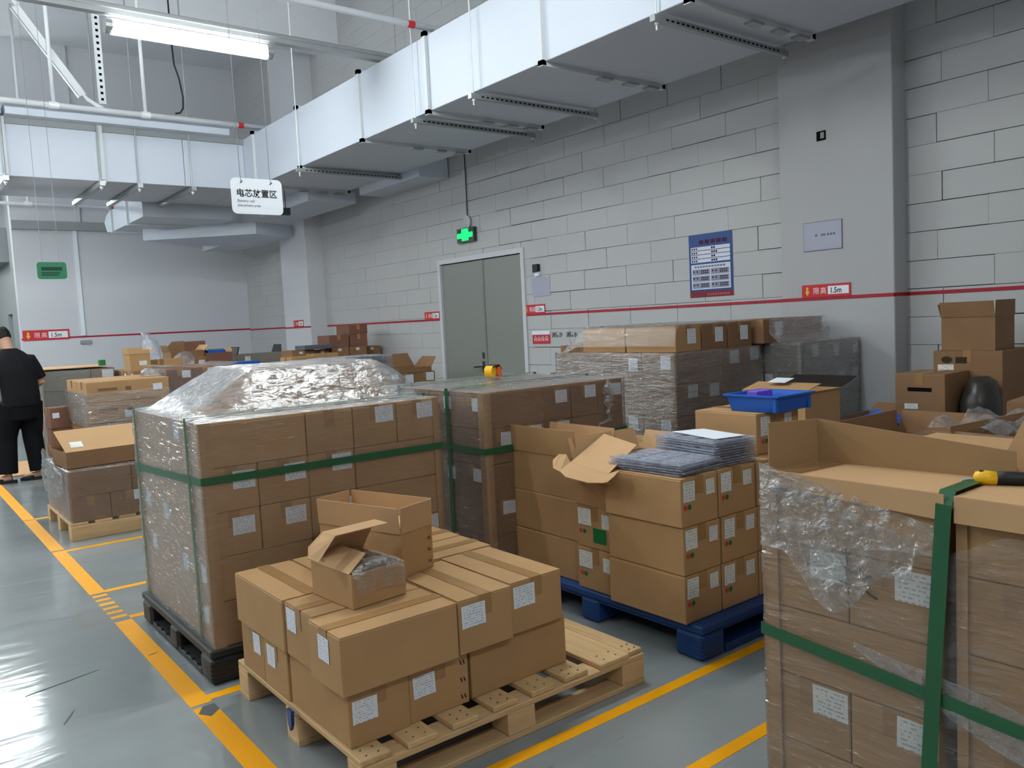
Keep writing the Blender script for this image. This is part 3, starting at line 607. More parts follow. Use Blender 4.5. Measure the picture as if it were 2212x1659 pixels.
def stack(S, x0, y0, z0, W, D, H, rows, group, m=None, lw=.085, lh=.07, p=1.0, side_p=.6, gap=.004):
    n = len(rows)
    for i, (fr, bk) in enumerate(rows):
        top = i == n - 1; z = z0 + i * H; left_i = 0
        for strip, pat in enumerate((fr, bk)):
            units = sum(2 if c == 'L' else 1 for c in pat if c != '-'); units += pat.count('-')
            uw = W / units; x = x0; d = D / 2; pos = 0
            for c in pat:
                w = uw * (2 if c == 'L' else 1)
                if c == '-': x += w; continue
                pos += 1
                for dd in range(2 if c == 'L' else 1):
                    dep = d / 2 if c == 'L' else d; yc = y0 + strip * d + dd * dep + dep / 2
                    isleft = x == x0
                    front = strip == 0 and dd == 0
                    if isleft: left_i += 1
                    if not (front or isleft or top): continue
                    if front: lb = '%s carton from left in the %s, front of the %s' % (ORD[pos], rowname(i, n), S)
                    elif isleft: lb = '%s carton from front, %s, left side of the %s' % (ORD[left_i], rowname(i, n), S)
                    else: lb = '%s carton across, line %s from front, top of the %s' % (ORD[pos], ['one', 'two', 'three', 'four'][strip * 2 + dd], S)
                    sx, sy = w - gap, dep - gap
                    ls = []
                    if front and sx < sy: ls = end_label(sx, sy, H, lw, lh, p)
                    elif isleft and sx > sy: ls = end_label(sx, sy, H, lw * .9, lh, side_p)
                    carton(lb, x + w / 2 + rnd.uniform(-.0015, .0015), yc + rnd.uniform(-.002, .002), z, round(sx, 3), round(sy, 3), H - .0015, rnd.uniform(-.004, .004), m, ls, group=group)
                x += w

def flap_slab(b, p0, p1, outdir, ang, ln, t=.004, mi=0, cut=0.0):
    p0, p1 = Vector(p0), Vector(p1); o = Vector(outdir); a = math.radians(ang)
    d = (o * math.sin(a) + Vector((0, 0, 1)) * math.cos(a)) * ln; e = (p1 - p0).normalized() * cut
    nn = (p1 - p0).cross(d).normalized() * t
    return b.slab([p0, p1, p1 + d - e, p0 + d + e], nn, mi)
def open_carton(label, x, y, z, sx, sy, sz, rz=0, flaps=(), m=None, labels=(), group=None, floor_z=.006, name='open_carton', fill=None):
    m = m or KRAFT; t = .004
    b = MB().box(-sx / 2, sx / 2, -sy / 2, -sy / 2 + t, 0, sz).box(-sx / 2, sx / 2, sy / 2 - t, sy / 2, 0, sz).box(-sx / 2, -sx / 2 + t, -sy / 2 + t, sy / 2 - t, 0, sz).box(sx / 2 - t, sx / 2, -sy / 2 + t, sy / 2 - t, 0, sz).box(-sx / 2 + t, sx / 2 - t, -sy / 2 + t, sy / 2 - t, floor_z - .004, floor_z)
    o = tag(b.build(name, m, None, (x, y, z), rz), label, 'carton', group)
    E_ = {'f': ((-sx / 2, -sy / 2, sz), (sx / 2, -sy / 2, sz), (0, -1, 0)), 'b': ((sx / 2, sy / 2, sz), (-sx / 2, sy / 2, sz), (0, 1, 0)), 'l': ((-sx / 2, sy / 2, sz), (-sx / 2, -sy / 2, sz), (-1, 0, 0)), 'r': ((sx / 2, -sy / 2, sz), (sx / 2, sy / 2, sz), (1, 0, 0))}
    for f in flaps:
        p0, p1, od = E_[f[0]]; flap_slab(MB_ := MB(), p0, p1, od, f[1], f[2], .004, 0, f[3] if len(f) > 3 else 0); MB_.build('flap', f[4] if len(f) > 4 else KRAFT_IN, o)
    for l in labels: stick(o, face_M(l[0], sx, sy, sz), *l[1:5], l[5] if len(l) > 5 else LABELM, l[6] if len(l) > 6 else 'shipping_label', 0)
    if fill: MB().cbox(-sx / 2 + .01, sx / 2 - .01, -sy / 2 + .01, sy / 2 - .01, fill[0], fill[1], .004).build(fill[3] if len(fill) > 3 else 'contents', fill[2], o)
    return o

def wood_pallet(label, x0, y0, lx, ly, h, slats, along='y', rz=0):
    """boards on three stringers, nine blocks, three bottom boards"""
    t = thing('wooden_pallet', label, 'pallet', (x0 + lx / 2, y0 + ly / 2, 0), rz); ox, oy = lx / 2, ly / 2; tk_ = .02
    W1, W2 = (WOODY, WOODX)
    for (a, w) in slats:
        dz = rnd.uniform(-.0015, .001); e0 = rnd.uniform(0, .012)
        MB().cbox(a - ox, a + w - ox, -oy + e0, oy - rnd.uniform(0, .01), h - tk_, h + dz, .003).build('slat', W1, t)
    ps = [0, ly / 2 - .05, ly - .10]
    for p in ps: MB().cbox(-ox, ox, -oy + p, -oy + p + .10, h - 2 * tk_, h - tk_ - .0005, .002).build('stringer_board', W2, t)
    for p in ps:
        for q in (0, lx / 2 - .06, lx - .12): MB().cbox(-ox + q, -ox + q + .12, -oy + p, -oy + p + .10, tk_, h - 2 * tk_ - .0005, .003).build('block', WOOD, t)
    for p in ps: MB().cbox(-ox, ox, -oy + p, -oy + p + .10, 0, tk_ - .0005, .002).build('bottom_board', W2, t)
    k = MB()
    for (a, w) in slats:
        for p in (.03, .07, ly - .05):
            for q in (.3, .7): k.tube([(a + w * q - ox, -oy + p, h - .002), (a + w * q - ox, -oy + p, h + .0016)], .0035, 6)
    k.build('nails', NAIL, t)['kind'] = 'stuff'
    return t
def plastic_pallet(label, x0, y0, lx, ly, h, m, rails='y', name='plastic_pallet'):
    t = thing(name, label, 'pallet', (x0 + lx / 2, y0 + ly / 2, 0)); ox, oy = lx / 2, ly / 2
    MB().cbox(-ox, ox, -oy, oy, h - .035, h, .006).build('deck', m, t)
    MB().cbox(-ox + .01, ox - .01, -oy + .01, oy - .01, h - .05, h - .036, .004).build('deck_rim', m, t)
    for i in range(3):
        for j in range(3):
            w = .15 if i != 1 else .12; d = .15 if j != 1 else .12
            x = [-ox, -w / 2, ox - w][i]; y = [-oy, -d / 2, oy - d][j]
            MB().cbox(x, x + w, y, y + d, 0, h - .0355, .014).build('foot', m, t)
            for q in range(5): 
                if i == 0 or j == 0: MB().box(x - .002 if i == 0 else x + .02, x + w * .6, y - .002 if j == 0 else y + .02, y + d * .6, .02 + q * .018, .024 + q * .018).build('rib', m, t)
    for j in range(3):
        w = .12
        if rails == 'y':
            x = [-ox + .004, -w / 2, ox - w - .004][j]; r_ = MB().cbox(x, x + w, -oy + .16, oy - .16, .0, .03, .004).build('runner', m, t)
            if j == 0:
                for q in range(9): MB().box(x - .001, x + .014, -oy + .2 + q * (ly - .45) / 8, -oy + .225 + q * (ly - .45) / 8, .0305, .0312).build('drain_hole', BLACKH, r_)
        else:
            y = [-oy + .004, -w / 2, oy - w - .004][j]; MB().cbox(-ox + .16, ox - .16, y, y + w, .0, .035, .004).build('runner', m, t)
    return t

def wrap(label, x0, x1, y0, y1, z0, z1, top=None, mats=None, off=.009, seed=0, amp=.005, name='stretch_wrap', step=.028, sag=None, has_top=True, group=None, edge=None):
    """thin film skin around a stack; ring of wall panels plus a loose top sheet"""
    x0 -= off; x1 += off; y0 -= off; y1 += off
    ring = []
    def seg(a, b):
        n = max(2, int((Vector(b) - Vector(a)).length / step)); nrm = Vector((b[1] - a[1], -(b[0] - a[0]), 0)).normalized()
        for i in range(n): ring.append((Vector(a).lerp(Vector(b), i / n), nrm))
    c = [(x0, y0, 0), (x1, y0, 0), (x1, y1, 0), (x0, y1, 0)]
    for i in range(4): seg(c[i], c[(i + 1) % 4])
    nz = max(3, int((z1 - z0) / step)); b = MB(); vs = []; N = len(ring)
    for j in range(nz + 1):
        for i, (p, n_) in enumerate(ring):
            zt = z1 + .003 if edge is None else edge(p)
            zb = z0 - .012 * noise.noise(Vector((p.x * 4, p.y * 4, seed))) if sag is None else sag(p)
            z = zb + (zt - zb) * j / nz
            d = amp * noise.noise(Vector((p.x * 5 + seed, p.y * 5, z * 26))) + .4 * amp * noise.noise(Vector((p.x * 16, p.y * 16 + seed, z * 50)))
            vs.append(p + n_ * d + Vector((0, 0, z)))
    fs = [(j * N + i, j * N + (i + 1) % N, (j + 1) * N + (i + 1) % N, (j + 1) * N + i) for j in range(nz) for i in range(N)]
    b.add(vs, fs, 0)
    if has_top:
        nx = max(4, int((x1 - x0) / step)); ny = max(4, int((y1 - y0) / step)); vs = []
        for j in range(ny + 1):
            for i in range(nx + 1):
                x = x0 + (x1 - x0) * i / nx; y = y0 + (y1 - y0) * j / ny; h = top(x, y) if top else 0
                e = min(i, nx - i, j, ny - j) > 0
                h += e * (.004 + .006 * abs(noise.noise(Vector((x * 9 + seed, y * 9, 0)))) + .005 * noise.noise(Vector((x * 22, y * 22, seed))))
                vs.append((x, y, z1 + .003 + h))
        b.add(vs, [(j * (nx + 1) + i, j * (nx + 1) + i + 1, (j + 1) * (nx + 1) + i + 1, (j + 1) * (nx + 1) + i) for j in range(ny) for i in range(nx)], 1)
    return tag(b.build(name, mats or [FILM, FILM_T], smooth=True), label, 'stretch wrap', group)

def strap_ring(label, x0, x1, y0, y1, zf, off=.013, w=.032):
    c = [(x0 - off, y0 - off), (x1 + off, y0 - off), (x1 + off, y1 + off), (x0 - off, y1 + off), (x0 - off, y0 - off)]
    pts = [Vector((p[0], p[1], zf(*p))) for p in c]; P = []; Nn = []
    out = [(0, -1, 0), (1, 0, 0), (0, 1, 0), (-1, 0, 0)]
    b = MB()
    for i in range(4): b.strip([pts[i], pts[i + 1]], [out[i]] * 2, w, .0012)
    return tag(b.build('pallet_strap', STRAPG), label, 'strap')
def strap_over(label, pts, ns, w=.032):
    return tag(MB().strip(pts, ns, w, .0012).build('pallet_strap', STRAPG), label, 'strap')
def guard(label, x, y, z0, z1, dx, dy, w=.045, t=.004, off=.0015, m=None):
    """L-shaped card corner guard; dx,dy = +-1 point into the stack"""
    x -= dx * off; y -= dy * off
    b = MB().box(min(x, x + dx * w), max(x, x + dx * w), min(y - dy * t, y), max(y - dy * t, y), z0, z1).box(min(x - dx * t, x), max(x - dx * t, x), min(y - dy * t, y + dy * w), max(y - dy * t, y + dy * w), z0, z1)
    return tag(b.build('corner_guard', m or KRAFT), label, 'corner guard')

# ================================================================== A: wrapped stack on the black pallet (left foreground)
plastic_pallet('black plastic pallet under the tall film-wrapped stack', .99, 3.385, 1.19, 1.09, .148, BLACKP, 'y')
AS = 'wrapped black pallet stack'
stack(AS, 1.02, 3.4, .149, 1.145, 1.05, .1875, [('LSSS', 'SSSL'), ('LSSS', 'LSSS'), ('SSSL', 'LSSS'), ('SSSL', 'SSSL'), ('LSSS', 'SSSL')], 'cartons of the stack on the black pallet', m=KRAFT, lw=.095, lh=.075, p=.95)
for i in range(3): carton('%s carton from left of three piled on top of the wrapped stack' % ORD[i + 1], 1.50 + i * .225, 4.0, 1.09, .222, .455, .185, rnd.uniform(-.02, .02), group='cartons on top of the black pallet stack')
def moundA(x, y):
    dx = max(1.38 - x, 0) / .34 + max(x - 2.02, 0) / .30; dy = max(3.74 - y, 0) / .16 + max(y - 4.26, 0) / .2
    return .192 * max(0, 1 - math.hypot(dx, dy)) ** .9
wrap('crinkled clear film over the tall stack on the black pallet', 1.02, 2.165, 3.4, 4.45, .13, 1.088, moundA, [FILM, FILM_T], seed=1)
strap_ring('green strap around the middle of the stack on the black pallet', 1.02, 2.165, 3.4, 4.45, lambda x, y: .852 - .045 * (y - 3.4))
for (y, l) in ((3.545, 'front upright strap on the left side of the black pallet stack'), (4.385, 'rear upright strap on the left side of the black pallet stack')):
    strap_over(l, [(1.006, y, .16), (1.006, y, 1.104), (2.18, y, 1.104), (2.18, y, .16)], [(-1, 0, 0), (-1, 0, 1), (1, 0, 1), (1, 0, 0)], .028)
guard('card corner guard at the front left edge of the black pallet stack', 1.02, 3.4, .12, 1.09, 1, 1)
guard('card corner guard at the front right edge of the black pallet stack', 2.165, 3.4, .12, 1.09, -1, 1, .03)

# ================================================================== C: wrapped stack behind, with tape gun on top
wood_pallet('wooden pallet under the wrapped stack with green straps in the middle', 2.44, 3.4, 1.06, 1.08, .13, [(i * .17, .12) for i in range(6)] + [(.94, .12)])
CS = 'wrapped stack under tape gun'
stack(CS, 2.46, 3.42, .131, 1.02, 1.05, .189, [('LSSS', 'SSSL'), ('SSSL', 'LSSS'), ('LSSS', 'SSSL'), ('SSSL', 'LSSS'), ('LSSS', 'LSSS')], 'cartons of the strapped stack in the middle', m=KRAFT_DK, lw=.085, lh=.07, p=1, side_p=1)
wrap('clear film around the middle stack carrying the tape gun', 2.46, 3.48, 3.42, 4.47, .13, 1.078, None, [FILM, FILM_T], seed=4)
strap_ring('green strap around the middle of the stack carrying the tape gun', 2.46, 3.48, 3.42, 4.47, lambda x, y: .775)
strap_over('upright green strap on the left side of the middle stack', [(2.446, 3.74, .16), (2.446, 3.74, 1.094), (3.495, 3.74, 1.094), (3.495, 3.74, .16)], [(-1, 0, 0), (-1, 0, 1), (1, 0, 1), (1, 0, 0)])
strap_over('rear green strap over the top of the middle stack', [(2.446, 4.25, .16), (2.446, 4.25, 1.094), (3.495, 4.25, 1.094), (3.495, 4.25, .16)], [(-1, 0, 0), (-1, 0, 1), (1, 0, 1), (1, 0, 0)])
guard('card corner guard at the front left edge of the middle stack', 2.46, 3.42, .13, 1.075, 1, 1)
fr_ = MB(); pts_ = []
for i in range(12): pts_.append((3.335 + .01 * math.sin(i * 1.9), 3.395 + .004 * math.cos(i * 2.3), 1.075 - i * .021))
fr_.tube(pts_, [.008 + .022 * math.sin(math.pi * min(1, i / 8)) + .006 * (i % 2) for i in range(12)], 7)
fr_.tube([pts_[-1], (3.30, 3.395, .835), (3.26, 3.395, .83), (3.25, 3.395, .80)], [.012, .007, .006, .003], 6)
tag(fr_.build('film_tail', FILM_C), 'twisted tail of clear film hanging down the middle stack', 'stretch wrap')
tg = thing('tape_gun', 'yellow and orange tape dispenser lying on the wrapped middle stack', 'tape dispenser', (3.06, 4.12, 1.10), .5)
MB().tube([(-.045, -.02, .036), (-.045, .03, .036)], .036, 18).build('yellow_roll', TOOLY, tg); MB().tube([(.03, -.026, .032), (.03, .032, .032)], .032, 18).build('orange_roll', TOOLO, tg)
MB().slab([(-.06, -.026, .068), (.03, -.026, .076), (.07, -.026, .045), (.066, -.026, .04), (.028, -.026, .07), (-.06, -.026, .062)], (0, .06, 0)).build('frame', TOOLB, tg)
MB().cbox(.055, .075, -.02, .025, .0, .045, .003).build('cutter', TOOLB, tg)

# ================================================================== W: wooden pallet with loose cartons (foreground)
wood_pallet('half empty wooden pallet with loose cartons in the foreground', 1.055, 2.19, 1.235, 1.06, .14, [(0, .105), (.165, .11), (.335, .105), (.505, .105), (.67, .11), (.83, .115), (1.0, .155), (1.16, .075)])
BM, SM = .19, .0
LB = (.085, .072)
def wc(label, x0, x1, y0, y1, z, ls=(), rz=0, tape=True):
    return carton(label, (x0 + x1) / 2, (y0 + y1) / 2, z, round(x1 - x0, 3), round(y1 - y0, 3), .188, rz, KRAFT, ls, tape, 'cartons on the wooden pallet')
wc('bottom carton at the near corner of the wooden pallet, white label on its end', 1.066, 1.284, 2.283, 2.728, .141, [('f', .012, .075, .088, .074)], .004)
c_ = wc('bottom carton with printed marks, second from the near corner of the wooden pallet', 1.291, 1.527, 2.292, 2.745, .141, [('f', .016, .078, .085, .074)], -.005)
for q in range(3): stick(c_, face_M('f', .236, .453, .188), .205, .02 + q * .06, .004, .016, INK, 'printed_mark', .3); stick(c_, face_M('f', .236, .453, .188), .218, .02 + q * .06, .004, .016, INK, 'printed_mark', .3)
wc('bottom carton lying lengthways at the empty end of the wooden pallet', 1.542, 1.985, 2.302, 2.532, .141, (), .008)
wc('bottom carton on the left edge of the wooden pallet, label at centre', 1.058, 1.512, 2.735, 2.958, .141, [('l', .04, .085, .075, .078)])
wc('bottom carton at the back left corner of the wooden pallet', 1.060, 1.515, 2.963, 3.19, .141, [('l', .13, .09, .07, .078)])
wc('bottom carton behind the lengthways one on the wooden pallet', 1.542, 1.985, 2.54, 2.765, .141)
wc('bottom inner carton on the wooden pallet, left of the back right one', 1.53, 1.76, 2.77, 3.2, .141); wc('bottom carton at the back right of the load on wooden pallet', 1.765, 1.985, 2.77, 3.2, .141)
wc('upper carton at the near corner, long side facing front, on wooden pallet', 1.033, 1.462, 2.243, 2.472, .33, [('l', .075, .085, .075, .08)], .006)
wc('upper carton just behind the near corner one on the wooden pallet', 1.05, 1.462, 2.478, 2.702, .33, [('l', .02, .095, .075, .078)], -.004)
wc('upper carton with label, middle of the front of the wooden pallet', 1.474, 1.700, 2.252, 2.70, .33, [('f', .012, .088, .098, .078)], -.006)
wc('upper carton with label at the right front of the wooden pallet', 1.708, 1.948, 2.272, 2.722, .33, [('f', .012, .092, .098, .078)], .004)
wc('upper carton at the back left of the wooden pallet, tape running lengthways', 1.043, 1.272, 2.712, 3.172, .33, (), .004)
wc('upper carton under the tall open box on the wooden pallet', 1.278, 1.508, 2.715, 3.175, .33, (), -.006)
wc('upper carton behind the right front one on the wooden pallet', 1.52, 1.968, 2.732, 2.955, .33, (), .004)
wc('upper carton at the back right of the load on wooden pallet', 1.52, 1.972, 2.962, 3.188, .33, (), -.004)
# tall open carton
ta = math.atan2(.30, .954); tc_ = Vector((1.47, 2.605, 0)); ex_ = Vector((math.cos(ta), math.sin(ta), 0)); ey_ = Vector((-math.sin(ta), math.cos(ta), 0))
tcen = tc_ + ex_ * .0875 + ey_ * .215
to_ = open_carton('tall open carton with upright flaps standing on the loose cartons', tcen.x, tcen.y, .52, .175, .43, .165, ta, [('f', 2, .098, .002), ('l', 4, .098, .002), ('r', 3, .098, .002), ('b', 3, .098, .002)], KRAFT, fill=(.01, .185, KRAFT_IN, 'inner_carton'))
for q in range(3): stick(to_, face_M('f', .175, .43, .165), .15, .02 + q * .045, .003, .013, INK, 'printed_mark', .3); stick(to_, face_M('f', .175, .43, .165), .16, .02 + q * .045, .003, .013, INK, 'printed_mark', .3)
# small mailer box with bag
sa = math.atan2(.019, .213)
so = open_carton('small open mailer box with a clear bag, on the near cartons', 1.275, 2.575, .521, .215, .262, .115, sa, [('b', -38, .15, .0)], KRAFT)
b = MB(); flap_slab(b, (-.108, .13, .115), (-.108, -.12, .115), (-1, 0, 0), -62, .10, .003, 0, .03); b.build('side_flap', KRAFT_IN, so)
b = MB(); hinge = Vector((0, .131, .115)); a = math.radians(-38); d_ = Vector((0, math.sin(a), math.cos(a))); tip = hinge + d_ * .15
b.slab([tip + Vector((-.107, 0, 0)), tip + Vector((.107, 0, 0)), tip + Vector((.107, -.085, .0)), tip + Vector((-.107, -.085, .0))], (0, 0, .003)); b.build('lid', KRAFT_IN, so)
pts = [(-.107 - .075 * math.sin(math.pi * i / 8) ** .6, -.02 - .1 * i / 8) for i in range(9)]
b = MB().slab([tip + Vector((-.107, 0, 0)), tip + Vector((-.175, -.02, -.035)), tip + Vector((-.2, -.06, -.06)), tip + Vector((-.185, -.10, -.07)), tip + Vector((-.107, -.085, 0))], (0, 0, .003)); b.build('tuck_flap', KRAFT_IN, so)
bag = MB(); n1, n2 = 14, 12; vs = []
for j in range(n2 + 1):
    for i in range(n1 + 1):
        u = i / n1; v = j / n2; x = -.1 + .2 * u; y = .10 - .24 * min(v, .9) / .9 * 1.0 - (.008 * (v > .9)); z = .122 + .02 * math.sin(u * math.pi) - (.09 * max(0, v - .88) / .12 if v > .88 else 0) + .008 * noise.noise(Vector((u * 5, v * 5, 3)))
        vs.append((x, y, z))
bag.add(vs, [(j * (n1 + 1) + i, j * (n1 + 1) + i + 1, (j + 1) * (n1 + 1) + i + 1, (j + 1) * (n1 + 1) + i) for j in range(n2) for i in range(n1)]); bag.build('plastic_bag', FILM_C, so, smooth=True)
tag(MB().slab([(1.03, 2.70, .14), (1.03, 2.66, .14), (1.03, 2.665, .09), (1.03, 2.68, .065), (1.03, 2.695, .09)], (.012, 0, 0)).build('blue_tag', BLUEP), 'small blue tag hanging from the left edge of the wooden pallet', 'tag')

# ================================================================== B: cartons on the blue pallet
plastic_pallet('blue plastic pallet under the cartons with red and green dots', 2.585, 2.14, 1.16, 1.36, .15, BLUEP, 'x')
HB = .2045
def dots(o, face, sx, sy, u, v):
    M = face_M(face, sx, sy, .2)
    for k, (m, n) in enumerate(((REDL, 'red_dot'), (GREENL, 'green_dot'))):
        c = [M @ Vector((u + k * .026 + .011 * math.cos(2 * math.pi * i / 12), v + .011 * math.sin(2 * math.pi * i / 12), .0016)) for i in range(12)]
        MB().slab(c, M.to_3x3() @ Vector((0, 0, .0006))).build(n, m, o)
def bc(label, x0, x1, y0, y1, k, ls=(), d=None, rz=0, H=None):
    sx, sy = round(x1 - x0, 3), round(y1 - y0, 3)
    o = carton(label, (x0 + x1) / 2, (y0 + y1) / 2, .151 + k * HB, sx, sy, (H or HB) - .002, rz, KRAFT, ls, True, 'cartons on the blue pallet')
    if d: dots(o, d[0], sx, sy, d[1], d[2])
    return o
RN = ['bottom', 'middle', 'top']
for k in range(3):
    j = [0, .004, -.008][k]
    bc('%s carton of the front left column on the blue pallet' % RN[k], 2.562 + j, 2.80 + j, 2.205, 2.645, k, [('f', .012, .105, .074, .085, LABELM2), ('f', .162, .115, .055, .065, LABELM2)], ('f', .025, .082), [.003, -.006, .008][k])
    bc('%s carton of the front second column on the blue pallet' % RN[k], 2.812 + j, 3.065 + j, 2.205, 2.64, k, [('f', .012, .105, .07, .085, LABELM2), ('f', .165, .115, .06, .065, LABELM2)], ('f', .025, .082), [-.004, .006, 0][k])
    bc('%s carton of the front third column on the blue pallet' % RN[k], 3.075, 3.33, 2.205, 2.64, k, [('f', .012, .105, .07, .085, LABELM2)], None, .004)
    bc('%s carton of the front right column on the blue pallet' % RN[k], 3.34, 3.59, 2.205, 2.64, k, (), None, 0)
    if k < 2:
        o = bc('%s end-on carton with labels in the left side of the blue pallet' % RN[k], 2.60 + j, 3.04 + j, 2.655, 2.90, k, [('l', .014, .105, .09, .08, LABELM2), ('l', .175, .105, .058, .068, LABELM2)], ('l', .03, .075), [.004, -.004][k])
        if k == 1: stick(o, face_M('l', .44, .245, .2), .115, .03, .085, .07, GREENL, 'green_sticker')
    if k < 2 or True:
        if k < 2: bc('%s lengthways carton at the far left of the blue pallet' % RN[k], 2.635, 2.88, 2.915, 3.42, k, (), None, [.006, -.006][k])
    bc('%s carton of the back right column on the blue pallet' % RN[k], 3.1, 3.58, 2.655, 2.90, k); bc('%s carton at the back of the blue pallet' % RN[k], 2.9 if k < 2 else 3.1, 3.4, 2.915, 3.4, k)
open_carton('open carton with long upright flap at the far left of the blue pallet', 2.76, 3.168, .151 + 2 * HB, .245, .505, HB, -.004, [('l', 3, .135, .002, KRAFT), ('r', 8, .12, .002), ('b', 55, .11, .01), ('f', 65, .10, .01)], KRAFT, fill=(.008, HB - .04, KRAFT_IN, 'inner_board'), name='open_carton')
open_carton('open carton under the curved kraft lid on the blue pallet', 2.83, 2.778, .151 + 2 * HB, .46, .24, HB, .004, [('b', 20, .11, .004), ('r', 25, .10, .004)], KRAFT, fill=(.008, HB - .05, FILM_C, 'plastic_bag'))
# mailer lid lying over
ld = thing('mailer_lid', 'flat opened kraft mailer lid with curved tabs lying across the cartons', 'carton', (2.70, 2.80, .775), 0)
P = lambda x, y, z: Vector((x, y, z))
Mld = Matrix.Translation((2.70, 2.80, .775)).inverted()
A_, B_, C_, D_ = P(2.83, 2.92, .86), P(2.735, 2.61, .845), P(2.50, 2.56, .755), P(2.545, 2.86, .765)
MB().slab([Mld @ q for q in (A_, B_, C_, D_)], (0, 0, .004)).build('lid_panel', KRAFT_IN, ld)
E1, E2 = P(2.435, 2.55, .725), P(2.475, 2.86, .735)
MB().slab([Mld @ q for q in (D_, C_, E1 + P(.03, -.035, 0), E1, P(2.428, 2.62, .718), P(2.44, 2.78, .722), E2, E2 + P(.03, .035, 0))], (0, 0, .004)).build('lid_lip', KRAFT_IN, ld)
MB().slab([Mld @ q for q in (D_, E2, P(2.47, 2.90, .748), P(2.50, 2.935, .775), P(2.53, 2.925, .80), P(2.548, 2.89, .80))], (.003, .003, .002)).build('curved_tab', KRAFT_IN, ld)
MB().slab([Mld @ q for q in (C_, E1, P(2.44, 2.51, .735), P(2.465, 2.49, .76), P(2.50, 2.50, .775))], (.003, .003, .002)).build('curved_tab', KRAFT_IN, ld)
# clear blister trays
def trays(label, x, y, z, sx, sy, n, dz, rz, paper=True):
    t = thing('blister_tray_stack', label, 'tray stack', (x, y, z), rz)
    for i in range(n):
        j = Matrix.Translation((rnd.uniform(-.006, .006), rnd.uniform(-.006, .006), i * dz)) @ Matrix.Rotation(rnd.uniform(-.03, .03), 4, 'Z')
        b = MB().box(-sx / 2, sx / 2, -sy / 2, sy / 2, .0, dz * .55, 0, j)
        for a in range(4):
            for c in range(3): b.box(-sx / 2 + .02 + a * sx / 4.4, -sx / 2 + .02 + a * sx / 4.4 + sx * .17, -sy / 2 + .02 + c * sy / 3.3, -sy / 2 + .02 + c * sy / 3.3 + sy * .22, dz * .55, dz * .9, 0, j)
        b.build('tray', BLIST, t)
    if paper: MB().slab([(-sx * .35, -sy * .4, n * dz + .002), (sx * .3, -sy * .45, n * dz + .002), (sx * .42, sy * .3, n * dz + .003), (-sx * .2, sy * .42, n * dz + .004)], (0, 0, .0008)).build('paper_sheet', WHITEP, t)
    return t
trays('low pile of clear blister trays on the front of the blue pallet', 2.715, 2.43, .767, .27, .40, 5, .011, .05, False)
trays('high pile of clear blister trays with paper on the blue pallet', 2.985, 2.42, .767, .26, .38, 10, .0115, -.1)
# upper carton and blue tray
o = carton('fourth layer carton under the blue tray on the blue pallet', 3.375, 2.475, .151 + 3 * HB, .34, .36, .192, 0, KRAFT, [('f', .03, .085, .075, .09, LABELM2), ('f', .22, .1, .06, .075, LABELM2)], True); dots(o, 'f', .34, .36, .05, .06)
bt = thing('blue_tray', 'bright blue plastic tray holding purple parts on a carton', 'tray', (3.40, 2.36, .959), 0)
def tub(b, w0, d0, w1, d1, h, t=.004):
    r = lambda w, d, z: [(-w / 2, -d / 2, z), (w / 2, -d / 2, z), (w / 2, d / 2, z), (-w / 2, d / 2, z)]
    v = r(w0, d0, 0) + r(w1, d1, h) + r(w1 - 2 * t, d1 - 2 * t, h) + r(w0 - 2 * t, d0 - 2 * t, t)
    return b.add(v, [(0, 3, 2, 1)] + [(k * 4 + i, k * 4 + (i + 1) % 4, k * 4 + 4 + (i + 1) % 4, k * 4 + 4 + i) for k in range(3) for i in range(4)] + [(12, 13, 14, 15)])
b = MB(); tub(b, .25, .25, .282, .282, .078); b.build('tub', BLUET, bt)
b = MB()
for (x0, x1, y0, y1) in ((-.154, .154, -.154, -.139), (-.154, .154, .139, .154), (-.154, -.139, -.139, .139), (.139, .154, -.139, .139)): b.box(x0, x1, y0, y1, .072, .08)
b.build('rim', BLUET, bt)
for sx_ in (-1, 1): MB().cbox(sx_ * .133 - .011, sx_ * .133 + .011, -.138, -.118, -.0, .072, .003).build('stacking_foot', BLUET, bt)
for i in range(3): tag(MB().cbox(-.02, .02, -.03, .03, 0, .082, .003).build('purple_pack', PURPLE, None, (3.37 + i * .044, 2.42, .9645), 0), '%s purple pack from left inside the bright blue tray' % ORD[i + 1], 'pack', 'purple packs in the blue tray')
